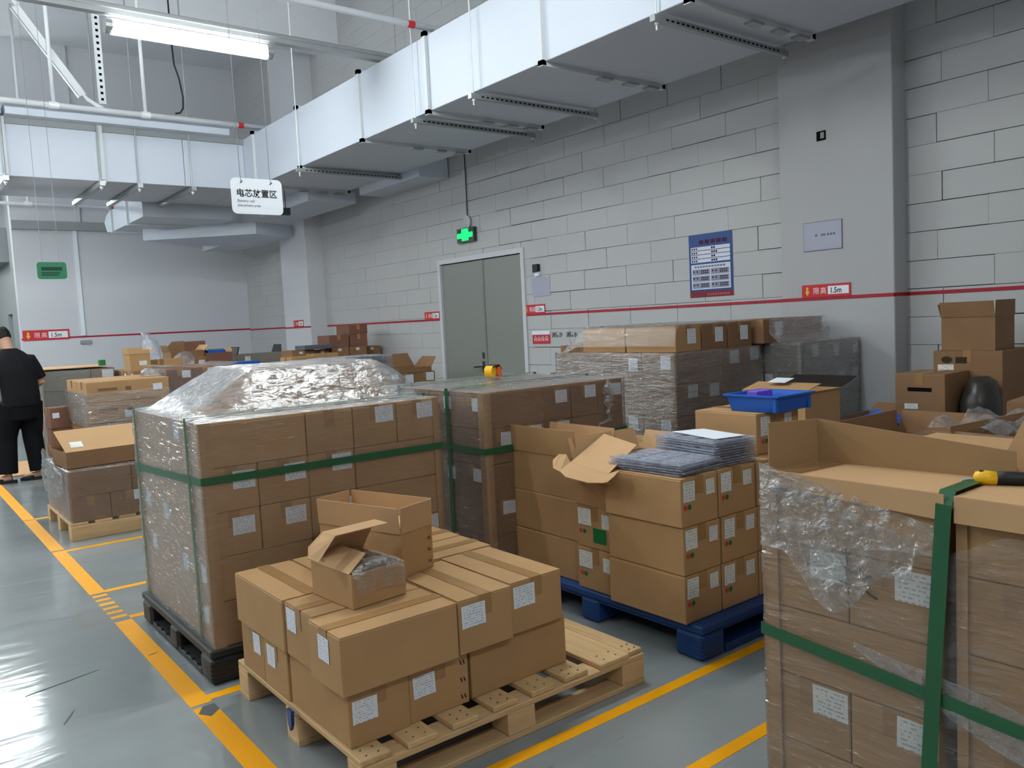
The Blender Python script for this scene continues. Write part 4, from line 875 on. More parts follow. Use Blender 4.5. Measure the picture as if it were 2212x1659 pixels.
# ================================================================== F: strapped stack at the bottom right
wood_pallet('low wooden pallet under the strapped stack at bottom right', 1.905, .3, 1.1, 1.04, .076, [(i * .155, .12) for i in range(7)])
FX, FY = 1.9, 1.335
def fcol(tag_, yhi, cells, zc):
    pass
FR = [(.077, .186), (.263, .187), (.45, .186), (.636, .182), (.818, .182)]
grp = 'cartons of the strapped stack at bottom right'
Y2, Y1, Y0_ = 1.335, .875, .83
fn = ['bottom', 'second lowest', 'middle', 'fourth', 'top']
for k, (z, h) in enumerate(FR):
    if k % 2 == 0:
        carton('long %s row carton at the far end of the strapped stack at right' % fn[k], FX + .115, (Y1 + Y2) / 2, z, .226, Y2 - Y1 - .004, h - .002, 0, KRAFT, (), True, grp)
    else:
        ym = 1.10
        carton('%s row carton at the far corner of the strapped stack at right' % fn[k], FX + .2275, (ym + Y2) / 2, z, .45, Y2 - ym - .004, h - .002, 0, KRAFT, [('l', .128, h - .085, .10, .078, LABELM2)], True, grp)
        carton('%s row carton left of the upright strap at bottom right' % fn[k], FX + .2275, (Y1 + ym) / 2, z, .45, ym - Y1 - .004, h - .002, 0, KRAFT, [('l', .12, h - .09, .10, .078, LABELM2)], True, grp)
    for j, (a, b_) in enumerate(((.83, .60), (.596, .36))):
        if k % 2: carton('%s row carton in column %s right of the upright strap' % (fn[k], ['one', 'two'][j]), FX + .2275 + .012, (a + b_) / 2, z, .45, a - b_ - .004, h - .002, 0, KRAFT, [('l', .13, h - .085, .095, .075, LABELM2)] if j else (), True, grp)
    if k % 2 == 0: carton('long %s row carton right of the upright strap at bottom right' % fn[k], FX + .115 + .012, .595, z, .226, .466, h - .002, 0, KRAFT, (), True, grp)
    for j in range(2):
        carton('%s row carton in inner column %s of the strapped stack at right' % (fn[k], ['one', 'two'][j]), FX + .7, (1.335 - .26) - j * .5, z, .44, .45, h - .002, 0, KRAFT, (), False, grp) if k == 4 else None
carton('top inner carton under the cut open tray at bottom right', FX + .35, 1.105, FR[4][0], .22, .455, .18, 0, KRAFT, (), False, grp)
guard('card corner guard at the far left edge of the strapped stack', FX, 1.34, .08, 1.0, 1, -1, .042)
guard('card corner guard beside the upright strap at bottom right', FX + .012, .832, .08, .99, 1, -1, .02)
def sagF(p): return .10 + .0 * p.x
def edgeF(p):
    if p.x < FX + .02: return 1.02 - .16 * max(0, (1.335 - p.y) / .45) if p.y > .86 else .90 + .03 * math.sin(p.y * 20)
    return 1.0
wrap('slack torn clear film around the strapped stack at bottom right', FX, FX + .94, .36, 1.338, .08, .985, None, [FILM_LT, FILM_T], seed=9, has_top=False, edge=edgeF, off=.009)
# loose torn film draped over the upper part of the left face
b = MB(); nu, nv = 34, 26; vs = []
for j in range(nv + 1):
    for i in range(nu + 1):
        u = i / nu; v = j / nv; y = 1.345 - .47 * u
        zt = 1.03 - .10 * u; zb = .80 - .02 * u - .13 * math.sin(math.pi * min(1, max(0, (u - .15) / .6))) ** 1.5 if u < .9 else .86
        z = zt + (zb - zt) * v
        x = FX - .014 - .010 * abs(noise.noise(Vector((y * 18, z * 18, 2)))) - .006 * noise.noise(Vector((y * 40, z * 26, 7)))
        vs.append((x, y, z))
b.add(vs, [(j * (nu + 1) + i, j * (nu + 1) + i + 1, (j + 1) * (nu + 1) + i + 1, (j + 1) * (nu + 1) + i) for j in range(nv) for i in range(nu)])
tag(b.build('torn_film', FILM_C, smooth=True), 'bunched torn film hanging over the labels of the right strapped stack', 'stretch wrap')
b = MB(); vs = []; nu = 30
for j in range(7):
    for i in range(nu + 1):
        u = i / nu; y = 1.08 - .72 * u; zc_ = .59 - .19 * u; w = .008 + .05 * min(1, u * 2.2); z = zc_ + w * (j / 6 - .5) * 2
        vs.append((FX - .012 - .007 * abs(noise.noise(Vector((y * 22, z * 40, 5)))), y, z))
b.add(vs, [(j * (nu + 1) + i, j * (nu + 1) + i + 1, (j + 1) * (nu + 1) + i + 1, (j + 1) * (nu + 1) + i) for j in range(6) for i in range(nu)])
tag(b.build('film_band', FILM_C, smooth=True), 'slanting bunched film band below the strap crossing at bottom right', 'stretch wrap')
strap_over('long green strap sloping across the left face of the right stack', [(FX + .9, 1.352, .60), (FX - .013, 1.352, .562), (FX - .013, .35, .475)], [(0, 1, 0), (-1, 1, 0), (-1, 0, 0)], .034)
strap_over('upright green strap over the top of the right stack', [(FX - .02, .905, .09), (FX - .02, .875, .62), (FX - .02, .852, .985), (FX + .0, .851, 1.014), (FX + .35, .853, 1.014), (FX + .95, .85, 1.012)], [(-1, 0, 0), (-1, 0, 0), (-1, 0, .3), (-.5, 0, 1), (0, 0, 1), (0, 0, 1)], .036)
sc_ = MB()
for (a, c) in (((1.115, .80), (1.095, .775)), ((1.10, .83), (1.085, .77)), ((1.065, .79), (1.05, .755)), ((1.06, .76), (1.035, .775)), ((1.12, .745), (1.075, .74)), ((1.05, .735), (1.02, .72))):
    sc_.tube([(FX - .0035, a[0], a[1]), (FX - .0035, (a[0] + c[0]) / 2 + .006, (a[1] + c[1]) / 2), (FX - .0035, c[0], c[1])], .0022, 5)
tag(sc_.build('marker_scribble', INK), 'black marker scribble under film on the right strapped stack', 'writing')
# cut-open carton tray on top
ct = thing('cut_carton', 'cut open carton with tall back wall on top of the right stack', 'carton', (0, 0, 0))
L_, K_, R_ = Vector((1.905, 1.325, 1.001)), Vector((2.10, 1.30, 1.001)), Vector((2.14, .80, 1.001))
MB().slab([K_, R_, R_ + Vector((0, 0, .074)), K_ + Vector((0, 0, .126))], (.004, 0, 0)).build('back_wall', KRAFT_SHADE, ct)
MB().slab([L_, K_, K_ + Vector((0, 0, .126)), L_ + Vector((0, 0, .134))], (.001, .004, 0)).build('left_wall', KRAFT_SHADE, ct)
MB().slab([L_, K_, Vector((2.135, .862, 1.001)), Vector((1.90, .855, 1.001))], (0, 0, .004)).build('floor_panel', KRAFT_IN, ct)
MB().slab([Vector((1.893, 1.30, 1.006)), Vector((1.879, .852, 1.008)), Vector((1.879, .852, .948)), Vector((1.893, 1.30, .965))], (.003, 0, 0)).build('front_wall', KRAFT_IN, ct)
MB().slab([L_ + Vector((.01, -.01, .005)), K_ + Vector((-.005, -.01, .005)), Vector((2.105, 1.22, 1.006)), Vector((1.92, 1.24, 1.006))], (0, 0, .001)).build('tape_patch', TAPE, ct)
tag(MB().slab([(1.884, .832, 1.004), (1.88, .45, 1.004), (1.88, .45, .945), (1.884, .832, .945)], (.003, 0, 0)).build('cardboard_strip', KRAFT_IN), 'narrow kraft flap right of the strap on the right stack', 'carton')
tag(MB().slab([(1.885, .832, 1.002), (1.882, .45, 1.002), (2.5, .45, 1.002), (2.5, .832, 1.002)], (0, 0, .004)).build('cardboard_sheet', KRAFT_IN), 'flat kraft panel under the hand tool at right', 'carton')
tag(MB().slab([(2.24, .878, 1.007), (2.24, .862, 1.05), (2.24, .80, 1.18), (2.24, .46, 1.22), (2.24, .46, 1.007)], (.004, 0, 0)).build('cardboard_sheet', KRAFT_IN), 'kraft panel standing up at the right edge of the picture', 'carton')
# yellow and black knife / tape measure
kn = thing('utility_knife', 'yellow and black hand tool with ring lying on the right stack', 'tool', (2.075, .79, 1.008), 2.09)
MB().tube([(-.055, 0, .012), (-.03, 0, .013), (.0, 0, .014), (.028, 0, .013)], [.014, .0165, .0165, .0165], 12).build('grip', TOOLB, kn, smooth=True)
MB().tube([(.026, 0, .013), (.05, 0, .0145), (.068, 0, .013), (.074, 0, .012)], [.0165, .018, .016, .007], 12).build('cap', TOOLY, kn, smooth=True)
MB().tube([(-.053, 0, .012), (-.066, 0, .012), (-.078, 0, .011)], [.015, .0155, .006], 12).build('cap', TOOLY, kn, smooth=True)
ring = [(.078 + .018 * math.cos(2 * math.pi * i / 16), -.014 + .02 * math.sin(2 * math.pi * i / 16), .004 + .008 * math.sin(2 * math.pi * i / 16)) for i in range(17)]
MB().tube(ring, .0022, 6).build('ring', PAPERG, kn); MB().cbox(.045, .062, -.006, .006, .027, .0315, .001).build('slider', TOOLB, kn)

# ================================================================== H: open cartons on a pallet behind the strapped stack
wood_pallet('wooden pallet under the open cartons behind the right stack', 3.0, .85, 1.1, 1.1, .13, [(i * .165, .12) for i in range(6)] + [(.98, .12)])
HS = 'stack behind right strapped one'
stack(HS, 3.02, .88, .131, 1.04, 1.04, .197, [('LSSS', 'SSSL'), ('SSSL', 'LSSS'), ('LSSS', 'SSSL')], 'cartons behind the right strapped stack', m=KRAFT_DK)
open_carton('wide open carton with long dark flaps behind the right stack', 3.42, 1.68, .723, .60, .42, .125, .0, [('b', 3, .10, .0, KRAFT_DK), ('l', 4, .09, .0, KRAFT_DK), ('f', 75, .12, .01, KRAFT_DK), ('r', 6, .10, .02, KRAFT_DK)], KRAFT_DK)
open_carton('open carton with raised kraft flap covered in film, behind right stack', 3.55, 1.2, .723, .62, .44, .12, -.1, [('l', 12, .10, .03, KRAFT_DK), ('b', 4, .11, .01, KRAFT_DK), ('f', 30, .08, .02, KRAFT_DK)], KRAFT)
b = MB(); n = 12; vs = []
for j in range(n + 1):
    for i in range(n + 1): x = 3.35 + .55 * i / n; y = 1.28 + .3 * j / n; vs.append((x, y, .93 + .04 * math.sin(i * .9) * math.sin(j * .7) + .03 * noise.noise(Vector((x * 12, y * 12, 1)))))
b.add(vs, [(j * (n + 1) + i, j * (n + 1) + i + 1, (j + 1) * (n + 1) + i + 1, (j + 1) * (n + 1) + i) for j in range(n) for i in range(n)])
tag(b.build('loose_film', FILM_C, smooth=True), 'crumpled loose film lying on the open cartons at right', 'stretch wrap')

# ---- group between blue pallet and pillar: flapped carton, bag-lined bin
base = plastic_pallet('grey pallet under the cartons between blue pallet and pillar', 4.05, 2.15, 1.2, 1.0, .13, mat('grey_plastic', (80, 84, 90), .5, .3), 'x')
for k in range(3): carton('%s carton under the black-lidded one beside the wrapped stack' % RN[k], 4.34, 2.83, .131 + k * .21, .46, .44, .208, 0, KRAFT_DK, (), True)
o = open_carton('carton with black flap and white label behind the blue tray', 4.28, 2.82, .761, .36, .42, .20, .0, [('f', 82, .02), ('r', 75, .2, .0, mat('black_flap', (34, 28, 24), .7, .2)), ('l', -78, .17, .0, KRAFT)], KRAFT)
MB().box(-.03, .09, -.1, .02, .2, .0, 0) if False else None
stick(o, Matrix.Translation((-.10, -.03, .242)) @ Matrix.Rotation(-.2, 4, 'Y'), 0, 0, .10, .12, LABELM, 'shipping_label', 0)
bb = open_carton('carton bin lined with a blue bag near the right pillar', 4.95, 2.62, .131, .50, .44, .60, .0, [('r', 60, .1, .02, KRAFT_DK)], KRAFT_DK, floor_z=.01)
b = MB(); n = 16; vs = []
for j in range(n + 1):
    for i in range(n + 1):
        u, v = i / n - .5, j / n - .5; e = max(abs(u), abs(v)) * 2
        vs.append((u * .52, v * .46, .55 + .09 * math.cos(u * 5) * math.cos(v * 4) + .03 * noise.noise(Vector((u * 8, v * 8, 4))) + (.03 if e > .9 else 0)))
b.add(vs, [(j * (n + 1) + i, j * (n + 1) + i + 1, (j + 1) * (n + 1) + i + 1, (j + 1) * (n + 1) + i) for j in range(n) for i in range(n)]); b.build('blue_bag', BLUEB, bb, smooth=True)
tag(MB().loft([((4.15, 2.33, .131), (1, 0, 0), (0, 1, 0), .10, .09), ((4.15, 2.33, .45), (1, 0, 0), (0, 1, 0), .14, .12), ((4.15, 2.33, .72), (1, 0, 0), (0, 1, 0), .15, .12), ((4.15, 2.33, .80), (1, 0, 0), (0, 1, 0), .10, .08), ((4.15, 2.33, .82), (1, 0, 0), (0, 1, 0), .03, .03)]).build('bubble_wrap_roll', BLIST, smooth=True), 'clear bubble wrap roll between the tray and the black-lidded carton', 'bubble wrap')

# ================================================================== D and E: wrapped stacks along the block wall
wood_pallet('wooden pallet under the tall wrapped stack by the block wall', 4.1, 3.55, 1.0, 1.2, .13, [(i * .15, .11) for i in range(6)] + [(.89, .11)])
DS = 'tall stack by block wall'
stack(DS, 4.11, 3.56, .131, .94, 1.16, .21, [('LSS', 'LSS'), ('SSL', 'SSL'), ('LSS', 'LSS'), ('SSL', 'LSS'), ('LSS', 'SSL')], 'cartons of the tall wrapped stack by the wall', m=KRAFT_DK, lw=.1, lh=.09, p=1, side_p=1)
for i, (x0, x1, y0, y1, lb, m_) in enumerate(((4.14, 4.40, 3.57, 4.02, 'near lighter carton on top of the tall wrapped stack', KRAFT), (4.14, 4.40, 4.03, 4.46, 'far lighter carton on top of the tall wrapped stack', KRAFT), (4.41, 4.68, 3.57, 4.02, 'second labelled carton on top of the tall wrapped stack', KRAFT_DK), (4.69, 4.96, 3.57, 4.02, 'third labelled carton on top of the tall wrapped stack', KRAFT_DK), (5.0, 5.28, 3.50, 3.95, 'fourth labelled carton bridging the two wall stacks', KRAFT_DK), (5.29, 5.76, 3.50, 3.95, 'long carton on top at the right end of the wall stacks', KRAFT_RED))):
    carton(lb, (x0 + x1) / 2, (y0 + y1) / 2, 1.183 if i < 4 else 1.192, x1 - x0 - .004, y1 - y0 - .004, .172, 0, m_, [('f', (x1 - x0) * (.45 if i == 0 else .5), .05, .085, .10)] if i in (0, 2, 3, 4) else ())
def topD(x, y):
    dx = max(x - 5.0, 0) / .12 + max(4.14 - x, 0) / .05; dy = max(y - 4.45, 0) / .22
    return .178 * max(0, 1 - math.hypot(dx, dy))
wrap('shiny streaked film around the tall stack by the block wall', 4.11, 5.05, 3.56, 4.72, .14, 1.183, topD, [FILM_L, FILM], seed=12)
carton('small brown carton behind the tall wrapped stack beside the fire sign', 4.6, 4.95, 1.0, .3, .25, .22, .3, KRAFT_DK, ())
carton('brown carton supporting the small one behind the tall wrapped stack', 4.6, 4.98, .6, .4, .34, .398, 0, KRAFT_DK, (), True); carton('lower brown carton behind the tall wrapped stack', 4.6, 4.98, .0, .46, .4, .598, 0, KRAFT_DK, (), True)
wood_pallet('wooden pallet under the grey wrapped stack against the right pillar', 5.06, 3.24, .8, .72, .13, [(i * .14, .11) for i in range(5)] + [(.69, .11)])
ES = 'grey stack against the pillar'
stack(ES, 5.08, 3.26, .131, .76, .70, .212, [('SSL', 'LSS'), ('LSS', 'LSS'), ('SSL', 'SSL'), ('LSS', 'LSS'), ('SSS', 'SSS')], 'cartons of the grey wrapped stack against the pillar', m=KRAFT_GREY, lw=.075, lh=.09)
wrap('dull film around the grey stack against the pillar', 5.08, 5.84, 3.26, 3.96, .14, 1.192, None, [FILM_L, FILM_L], seed=15)
b = MB(); nu, nv = 16, 10; vs = []
for j in range(nv + 1):
    for i in range(nu + 1):
        u = i / nu; v = j / nv; x = 5.02 + .74 * u; z = 1.37 - v * (.20 + .10 * math.sin(math.pi * u)); y = 3.485 - .02 - .22 * max(0, v - .55) + .01 * noise.noise(Vector((x * 8, z * 8, 9)))
        vs.append((x, y, z))
b.add(vs, [(j * (nu + 1) + i, j * (nu + 1) + i + 1, (j + 1) * (nu + 1) + i + 1, (j + 1) * (nu + 1) + i) for j in range(nv) for i in range(nu)])
tag(b.build('film_drape', FILM_LT, smooth=True), 'slack film draped between the two wrapped stacks by the wall', 'stretch wrap')

# ---- right rear cartons by the block wall
carton('big plain carton on the floor under the right rear pile', 5.72, 2.36, 0, .44, .46, .598, 0, KRAFT_DK, (), True)
o = carton('large brown carton with dark print and label under the flapped one', 5.71, 2.34, .60, .42, .42, .51, 0, KRAFT_DK, [('l', .03, .345, .10, .075, LABELM2)])
c = [face_M('l', .42, .42, .51) @ Vector((.085 + .035 * math.cos(2 * math.pi * i / 14), .452 + .022 * math.sin(2 * math.pi * i / 14), .0016)) for i in range(14)]
MB().slab(c, (-.0006, 0, 0)).build('dark_print', mat('dark_print', (58, 52, 38), .8, .2), o); stick(o, face_M('l', .42, .42, .51), .14, .43, .07, .04, mat('dark_print', (58, 52, 38)), 'dark_print')
open_carton('dark open carton on top of the right rear pile by wall', 5.645, 2.335, 1.111, .29, .325, .215, 0, [('l', 14, .10, .0, KRAFT_DK), ('f', 1, .10, .0, KRAFT_DK), ('b', 20, .09, .02, KRAFT_DK)], KRAFT_DK)
carton('brown carton on the floor under the one with a hand slot', 5.33, 2.48, 0, .38, .36, .66, 0, KRAFT_DK, (), True)
o = carton('brown carton with a dark hand slot at the right rear', 5.33, 2.48, .661, .34, .31, .325, 0, KRAFT_DK, [('l', .06, .10, .085, .035, LABELM2)])
stick(o, face_M('l', .34, .31, .325), .08, .215, .15, .024, BLACKH, 'hand_slot')
b = MB().loft([((5.36, 2.20, .0), (1, 0, 0), (0, 1, 0), .12, .11), ((5.36, 2.20, .55), (1, 0, 0), (0, 1, 0), .13, .12), ((5.36, 2.20, .8), (1, 0, 0), (0, 1, 0), .14, .11), ((5.37, 2.2, .93), (1, 0, 0), (0, 1, 0), .1, .08), ((5.37, 2.2, .96), (1, 0, 0), (0, 1, 0), .05, .04)])
tag(b.build('dark_sack', mat('dark_bag', (52, 48, 44), .35, .5, noise_amt=.15, nscale=10, bump=.8, bscale=20), smooth=True), 'dark plastic sack beside the hand-slot carton', 'sack')
carton('dark carton behind the leaning panel at far right', 4.9, 1.55, 0, .5, .5, .9, .1, KRAFT_DK, (), True)

# ================================================================== L: low wrapped pallet (left middle)
wood_pallet('light wooden pallet under the low wrapped cartons at left', 1.03, 6.64, 1.1, 1.0, .125, [(i * .165, .12) for i in range(6)] + [(.98, .12)])
tag(MB().cbox(1.03, 2.12, 6.622, 6.638, .0, .10, .003).build('timber_board', WOODX), 'plain front board of the light pallet at left', 'board')
stack('low wrapped pallet at left', 1.05, 6.66, .126, 1.06, .96, .186, [('SSSS', 'SSSL'), ('LSSS', 'LSSS')], 'cartons of the low wrapped pallet at left', m=KRAFT_DK, lw=.08, lh=.075, p=.5)
wrap('milky film around the low pallet at left', 1.05, 2.11, 6.66, 7.62, .11, .50, None, [FILM, FILM_T], seed=21)
b = MB(); n = 14; vs = []
for j in range(n + 1):
    for i in range(n + 1): u, v = i / n, j / n; y = 7.55 - .75 * u; z = .50 + .14 * math.sin(math.pi * u) * (1 - v) - .2 * v; vs.append((1.03 - .05 * math.sin(math.pi * u) - .04 * abs(noise.noise(Vector((u * 5, v * 5, 3)))), y, z + .03 * noise.noise(Vector((u * 7, v * 7, 8)))))
b.add(vs, [(j * (n + 1) + i, j * (n + 1) + i + 1, (j + 1) * (n + 1) + i + 1, (j + 1) * (n + 1) + i) for j in range(n) for i in range(n)])
tag(b.build('slack_film', FILM_C, smooth=True), 'slack bunched film on the left end of the low pallet', 'stretch wrap')
oc = open_carton('open carton with lid raised on the low wrapped pallet at left', 1.33, 7.0, .512, .56, .42, .12, .06, [('b', 5, .12, .0, KRAFT_DK), ('r', 15, .12, .03)], KRAFT_DK, fill=(.01, .09, KRAFT_DK, 'contents'))
b = MB(); flap_slab(b, (-.28, -.21, .12), (.28, -.21, .12), (0, 1, 0), 62, .30, .004, 0, -.015); fl = b.build('lid_flap', KRAFT_IN, oc)
a = math.radians(62); Ml = Matrix(((1, 0, 0, -.28), (0, math.sin(a), -math.cos(a), -.21), (0, math.cos(a), math.sin(a), .12), (0, 0, 0, 1)))
stick(oc, Ml, .05, .05, .085, .075, LABELM2, 'shipping_label', 0, .006)

# ================================================================== G and the far left stacks
wood_pallet('wooden pallet under the printed wrapped stack at far left', 1.45, 8.0, 1.1, 1.1, .13, [(i * .165, .12) for i in range(6)] + [(.98, .12)])
for k in range(2):
    carton('%s big lower carton of the printed wrapped stack at left' % ORD[k + 1], 1.82, 8.3 + k * .5, .131, .68, .48, .58, 0, KRAFT_DK, ())
for k in range(2):
    o = carton('%s long printed carton near the top of the left wrapped stack' % ['lower', 'upper'][k], 1.82, 8.25, .712 + k * .185, .70, .42, .183, 0, KRAFT, [('f', .56, .07, .08, .06)] if k else [('f', .3, .03, .08, .07)])
    stick(o, face_M('f', .7, .42, .18), .09, .10, .16, .022, mat('faded_print', (120, 92, 66)), 'faded_print'); stick(o, face_M('f', .7, .42, .18), .32, .09, .05, .035, mat('faded_print', (120, 92, 66)), 'faded_print')
    carton('%s carton at the back of the left printed stack' % ['lower', 'upper'][k], 1.82, 8.72, .712 + k * .185, .70, .48, .183, 0, KRAFT, ())
wrap('bunched film around the lower half of the printed stack', 1.46, 2.18, 8.03, 8.98, .68, .98, None, [FILM_L, FILM_L], seed=31, has_top=False, amp=.01)
stack('reddish stack beside printed one', 2.22, 8.25, .0, .72, .9, .19, [('LS', 'SL')] * 5 + [('SSS', 'LS')], 'cartons right of the printed stack', m=KRAFT_RED, lw=.08, lh=.07)
wrap('film around the reddish stack right of the printed one', 2.22, 2.94, 8.25, 9.15, .3, 1.14, lambda x, y: .02 * math.sin(x * 9), [FILM, FILM], seed=33)
stack('grey stack behind the person', 1.49, 10.55, .0125, .75, .95, .221, [('LS', 'SL')] * 5, 'cartons of the grey stack behind the person', m=KRAFT_GREY, lw=.12, lh=.09)
wrap('film around the grey stack behind the person', 1.49, 2.24, 10.55, 11.5, .5, 1.118, None, [FILM, FILM_LT], seed=35)
tag(MB().slab([(1.5, 10.58, 1.142), (2.24, 10.56, 1.142), (2.22, 11.4, 1.146), (1.52, 11.5, 1.146)], (0, 0, .006)).build('cardboard_sheet', KRAFT_IN), 'pale kraft sheet covering the grey stack behind the person', 'sheet')
tag(MB().cbox(2.12, 2.19, 10.7, 10.77, 1.15, 1.215, .003).build('green_block', GREENL), 'small green block on the pale kraft sheet', 'block')
tag(MB().loft([((2.1, 8.4, 1.085), (1, 0, 0), (0, 1, 0), .09, .08), ((2.1, 8.4, 1.13), (1, 0, 0), (0, 1, 0), .08, .07), ((2.1, 8.42, 1.16), (1, 0, 0), (0, 1, 0), .03, .03)]).build('clear_pouch', FILM_C, smooth=True), 'clear plastic pouch on top of the printed stack', 'pouch')
for k in range(4):
    carton('%s small reddish carton from the floor beside the person' % ORD[k + 1], 1.42 - .01 * (k % 2), 9.05, [.0, .31, .465, .62][k], .24, .2, [.308, .153, .153, .2][k], .1 * (k % 2), KRAFT_RED, [('f', .02, .1, .06, .05)] if k == 3 else (), True, 'small reddish cartons beside the person')
tag(MB().slab([(.75, 10.45, .0), (2.26, 10.4, .0), (2.27, 11.6, .0), (.75, 11.7, .0)], (0, 0, .012)).build('cardboard_sheet', KRAFT_IN), 'pale flat board on the floor behind the person', 'board')
carton('grey carton leaning spot behind the person, partly hidden', 1.28, 9.15, 0, .02, .02, .02, 0, KRAFT_GREY, (), False) if False else None

# ---- piles in front of the far wall (left half)
stack('long low far wall pile', 2.3, 9.9, 0, .94, 1.2, .27, [('LSS', 'LSS')] * 4, 'cartons of the long low pile before the far wall', m=KRAFT_DK)
open_carton('upright open carton with label on the far pile', 2.42, 10.2, 1.081, .22, .3, .19, 0, [('l', 10, .07, .0), ('r', 28, .07, .01), ('b', 4, .07), ('f', 2, .05)], KRAFT, [('f', .1, .06, .08, .05, LABELM2)])
carton('low brown carton behind the upright open one', 2.72, 10.6, 1.081, .36, .3, .10, 0, KRAFT_DK, ())
carton('small tan carton at the foot of the clear bag', 2.80, 10.25, 1.081, .22, .2, .11, .1, KRAFT, ())
tag(MB().loft([((2.78, 10.95, 1.081), (1, 0, 0), (0, 1, 0), .10, .10), ((2.78, 10.95, 1.3), (1, 0, 0), (0, 1, 0), .11, .10), ((2.77, 10.95, 1.40), (1, 0, 0), (0, 1, 0), .09, .08), ((2.74, 10.95, 1.45), (1, 0, 0), (0, 1, 0), .03, .03), ((2.72, 10.95, 1.52), (1, 0, 0), (0, 1, 0), .06, .04)]).build('clear_bag', BLIST, smooth=True), 'tied clear bag standing before the far wall', 'bag')
tag(MB().loft([((3.05, 10.6, 1.081), (1, 0, 0), (0, 1, 0), .13, .12), ((3.06, 10.6, 1.16), (1, 0, 0), (0, 1, 0), .14, .12), ((3.08, 10.6, 1.24), (1, 0, 0), (0, 1, 0), .08, .07), ((3.09, 10.6, 1.26), (1, 0, 0), (0, 1, 0), .03, .03)]).build('crumpled_bag', FILM_C, smooth=True), 'crumpled clear bag right of the standing one', 'bag')
stack('dark far wall pile', 3.2, 11.45, 0, 1.7, 1.2, .25, [('LSSL', 'LSSL')] * 4, 'cartons of the dark pile before the far wall', m=KRAFT_DK)
open_carton('dark open carton with peaked flap before the far wall', 3.38, 11.7, 1.001, .44, .4, .24, 0, [('b', 2, .14, .14, KRAFT_DK), ('l', 20, .1, .05, KRAFT_DK), ('r', 40, .1)], KRAFT_DK, [('f', .3, .06, .09, .06, LABELM2)])
carton('box of reddish board on its side at the far wall', 3.60, 12.0, 1.20, .30, .2, .17, .05, KRAFT_RED, (), True); carton('carton holding up the reddish board box', 3.66, 12.0, 1.001, .3, .2, .198, .0, KRAFT_DK, (), True)
o = carton('brown carton with label left of the blue box', 3.53, 11.6, 1.001, .2, .25, .16, 0, KRAFT_DK, [('f', .08, .05, .08, .06, LABELM2)])
open_carton('brown open carton holding a blue box at far left', 3.79, 11.62, 1.001, .36, .3, .20, 0, [('l', 30, .06, .01, KRAFT_DK), ('r', 2, .05)], KRAFT_RED)
tag(MB().cbox(3.66, 3.90, 11.51, 11.73, 1.12, 1.235, .004).build('blue_box', BLUET), 'blue box standing in the brown open carton', 'box')
carton('grey carton with label behind the upper blue box', 4.02, 12.0, 1.001, .34, .3, .24, 0, KRAFT_GREY, [('f', .12, .14, .12, .07, LABELM2)])
open_carton('long grey open carton with dark flaps before the far wall', 4.5, 12.0, 1.001, .66, .4, .14, 0, [('l', -20, .12, .02, BLACKP), ('r', 10, .12, .06, BLACKP)], KRAFT_GREY, [('f', .1, .04, .08, .07, LABELM2)])
tag(MB().cbox(3.72, 4.08, 10.72, 10.95, 1.001, 1.075, .004).build('blue_box', BLUET), 'low blue box in front of the long grey open carton', 'box')
carton('shelf carton under the low blue box', 3.95, 10.8, .6, .6, .34, .4, 0, KRAFT_DK, (), True); carton('floor carton below the shelf carton at the far pile', 3.95, 10.8, 0, .66, .38, .598, 0, KRAFT_DK, (), True)
carton('tan carton beside the low blue box', 3.52, 10.8, 1.001, .2, .2, .055, 0, KRAFT, (), False); carton('support carton beneath the tan one at the far pile', 3.45, 10.8, .0, .36, .3, 1.0, 0, KRAFT_DK, (), True)
# ---- pile left of the door
stack('pile left of grey door', 4.3, 10.55, 0, 1.65, .85, .25, [('LSSS', 'LSSS')] * 4, 'cartons of the pile left of the door', m=KRAFT_DK)
for (x0, x1, z0, z1, y, lb, ls) in ((4.53, 4.86, 1.001, 1.175, 10.7, 'tan carton at the left of the upper row by the door pile', 1), (4.87, 5.11, 1.001, 1.16, 10.75, 'second carton of the upper row by the door pile', 1), (5.12, 5.39, 1.001, 1.18, 10.7, 'third carton of the upper row by the door pile', 1), (5.40, 5.67, 1.001, 1.18, 10.7, 'fourth carton of the upper row by the door pile', 1), (5.74, 6.02, 1.001, 1.165, 10.9, 'carton at the right end of the door pile against the wall', 1), (5.10, 5.41, 1.181, 1.355, 10.72, 'left carton of the second tier on the door pile', 0), (5.42, 5.70, 1.181, 1.355, 10.72, 'right carton of the second tier on the door pile', 0), (5.42, 5.72, 1.356, 1.49, 10.74, 'topmost carton of the door pile touching the red line', 0)):
    carton(lb, (x0 + x1) / 2, y + .2, z0, x1 - x0 - .004, .40, z1 - z0, rnd.uniform(-.03, .03), KRAFT_RED if z0 > 1.1 else KRAFT_DK, [('f', .1, z1 - z0 - .05, .05, .03)] if ls else (), True, 'upper cartons of the pile left of the door')
tag(MB().cbox(4.68, 5.09, 10.62, 10.95, 1.178, 1.235, .004).build('grey_tray', mat('grey_tray_plastic', (92, 96, 108), .5, .4)), 'dark grey flat tray on the door pile', 'tray')
stack('tan pile near grey door', 4.1, 9.85, 0, .74, .5, .245, [('SS', 'SS')] * 4, 'cartons of the tan pile before the door pile', m=KRAFT)
carton('tan carton on the left of the pair before the door pile', 4.30, 10.0, .985, .33, .3, .13, .1, KRAFT, (), True); carton('tan carton on the right of the pair before the door pile', 4.65, 10.02, .985, .33, .3, .15, -.08, KRAFT, (), True)
stack('pile under violet blister trays', 3.85, 8.2, 0, .9, .7, .23, [('LSS', 'LSS')] * 4, 'cartons under the far blister trays', m=KRAFT_DK)
trays('wide pile of violet tinted blister trays left of the door', 4.31, 8.55, .925, .82, .5, 12, .017, .0, False)
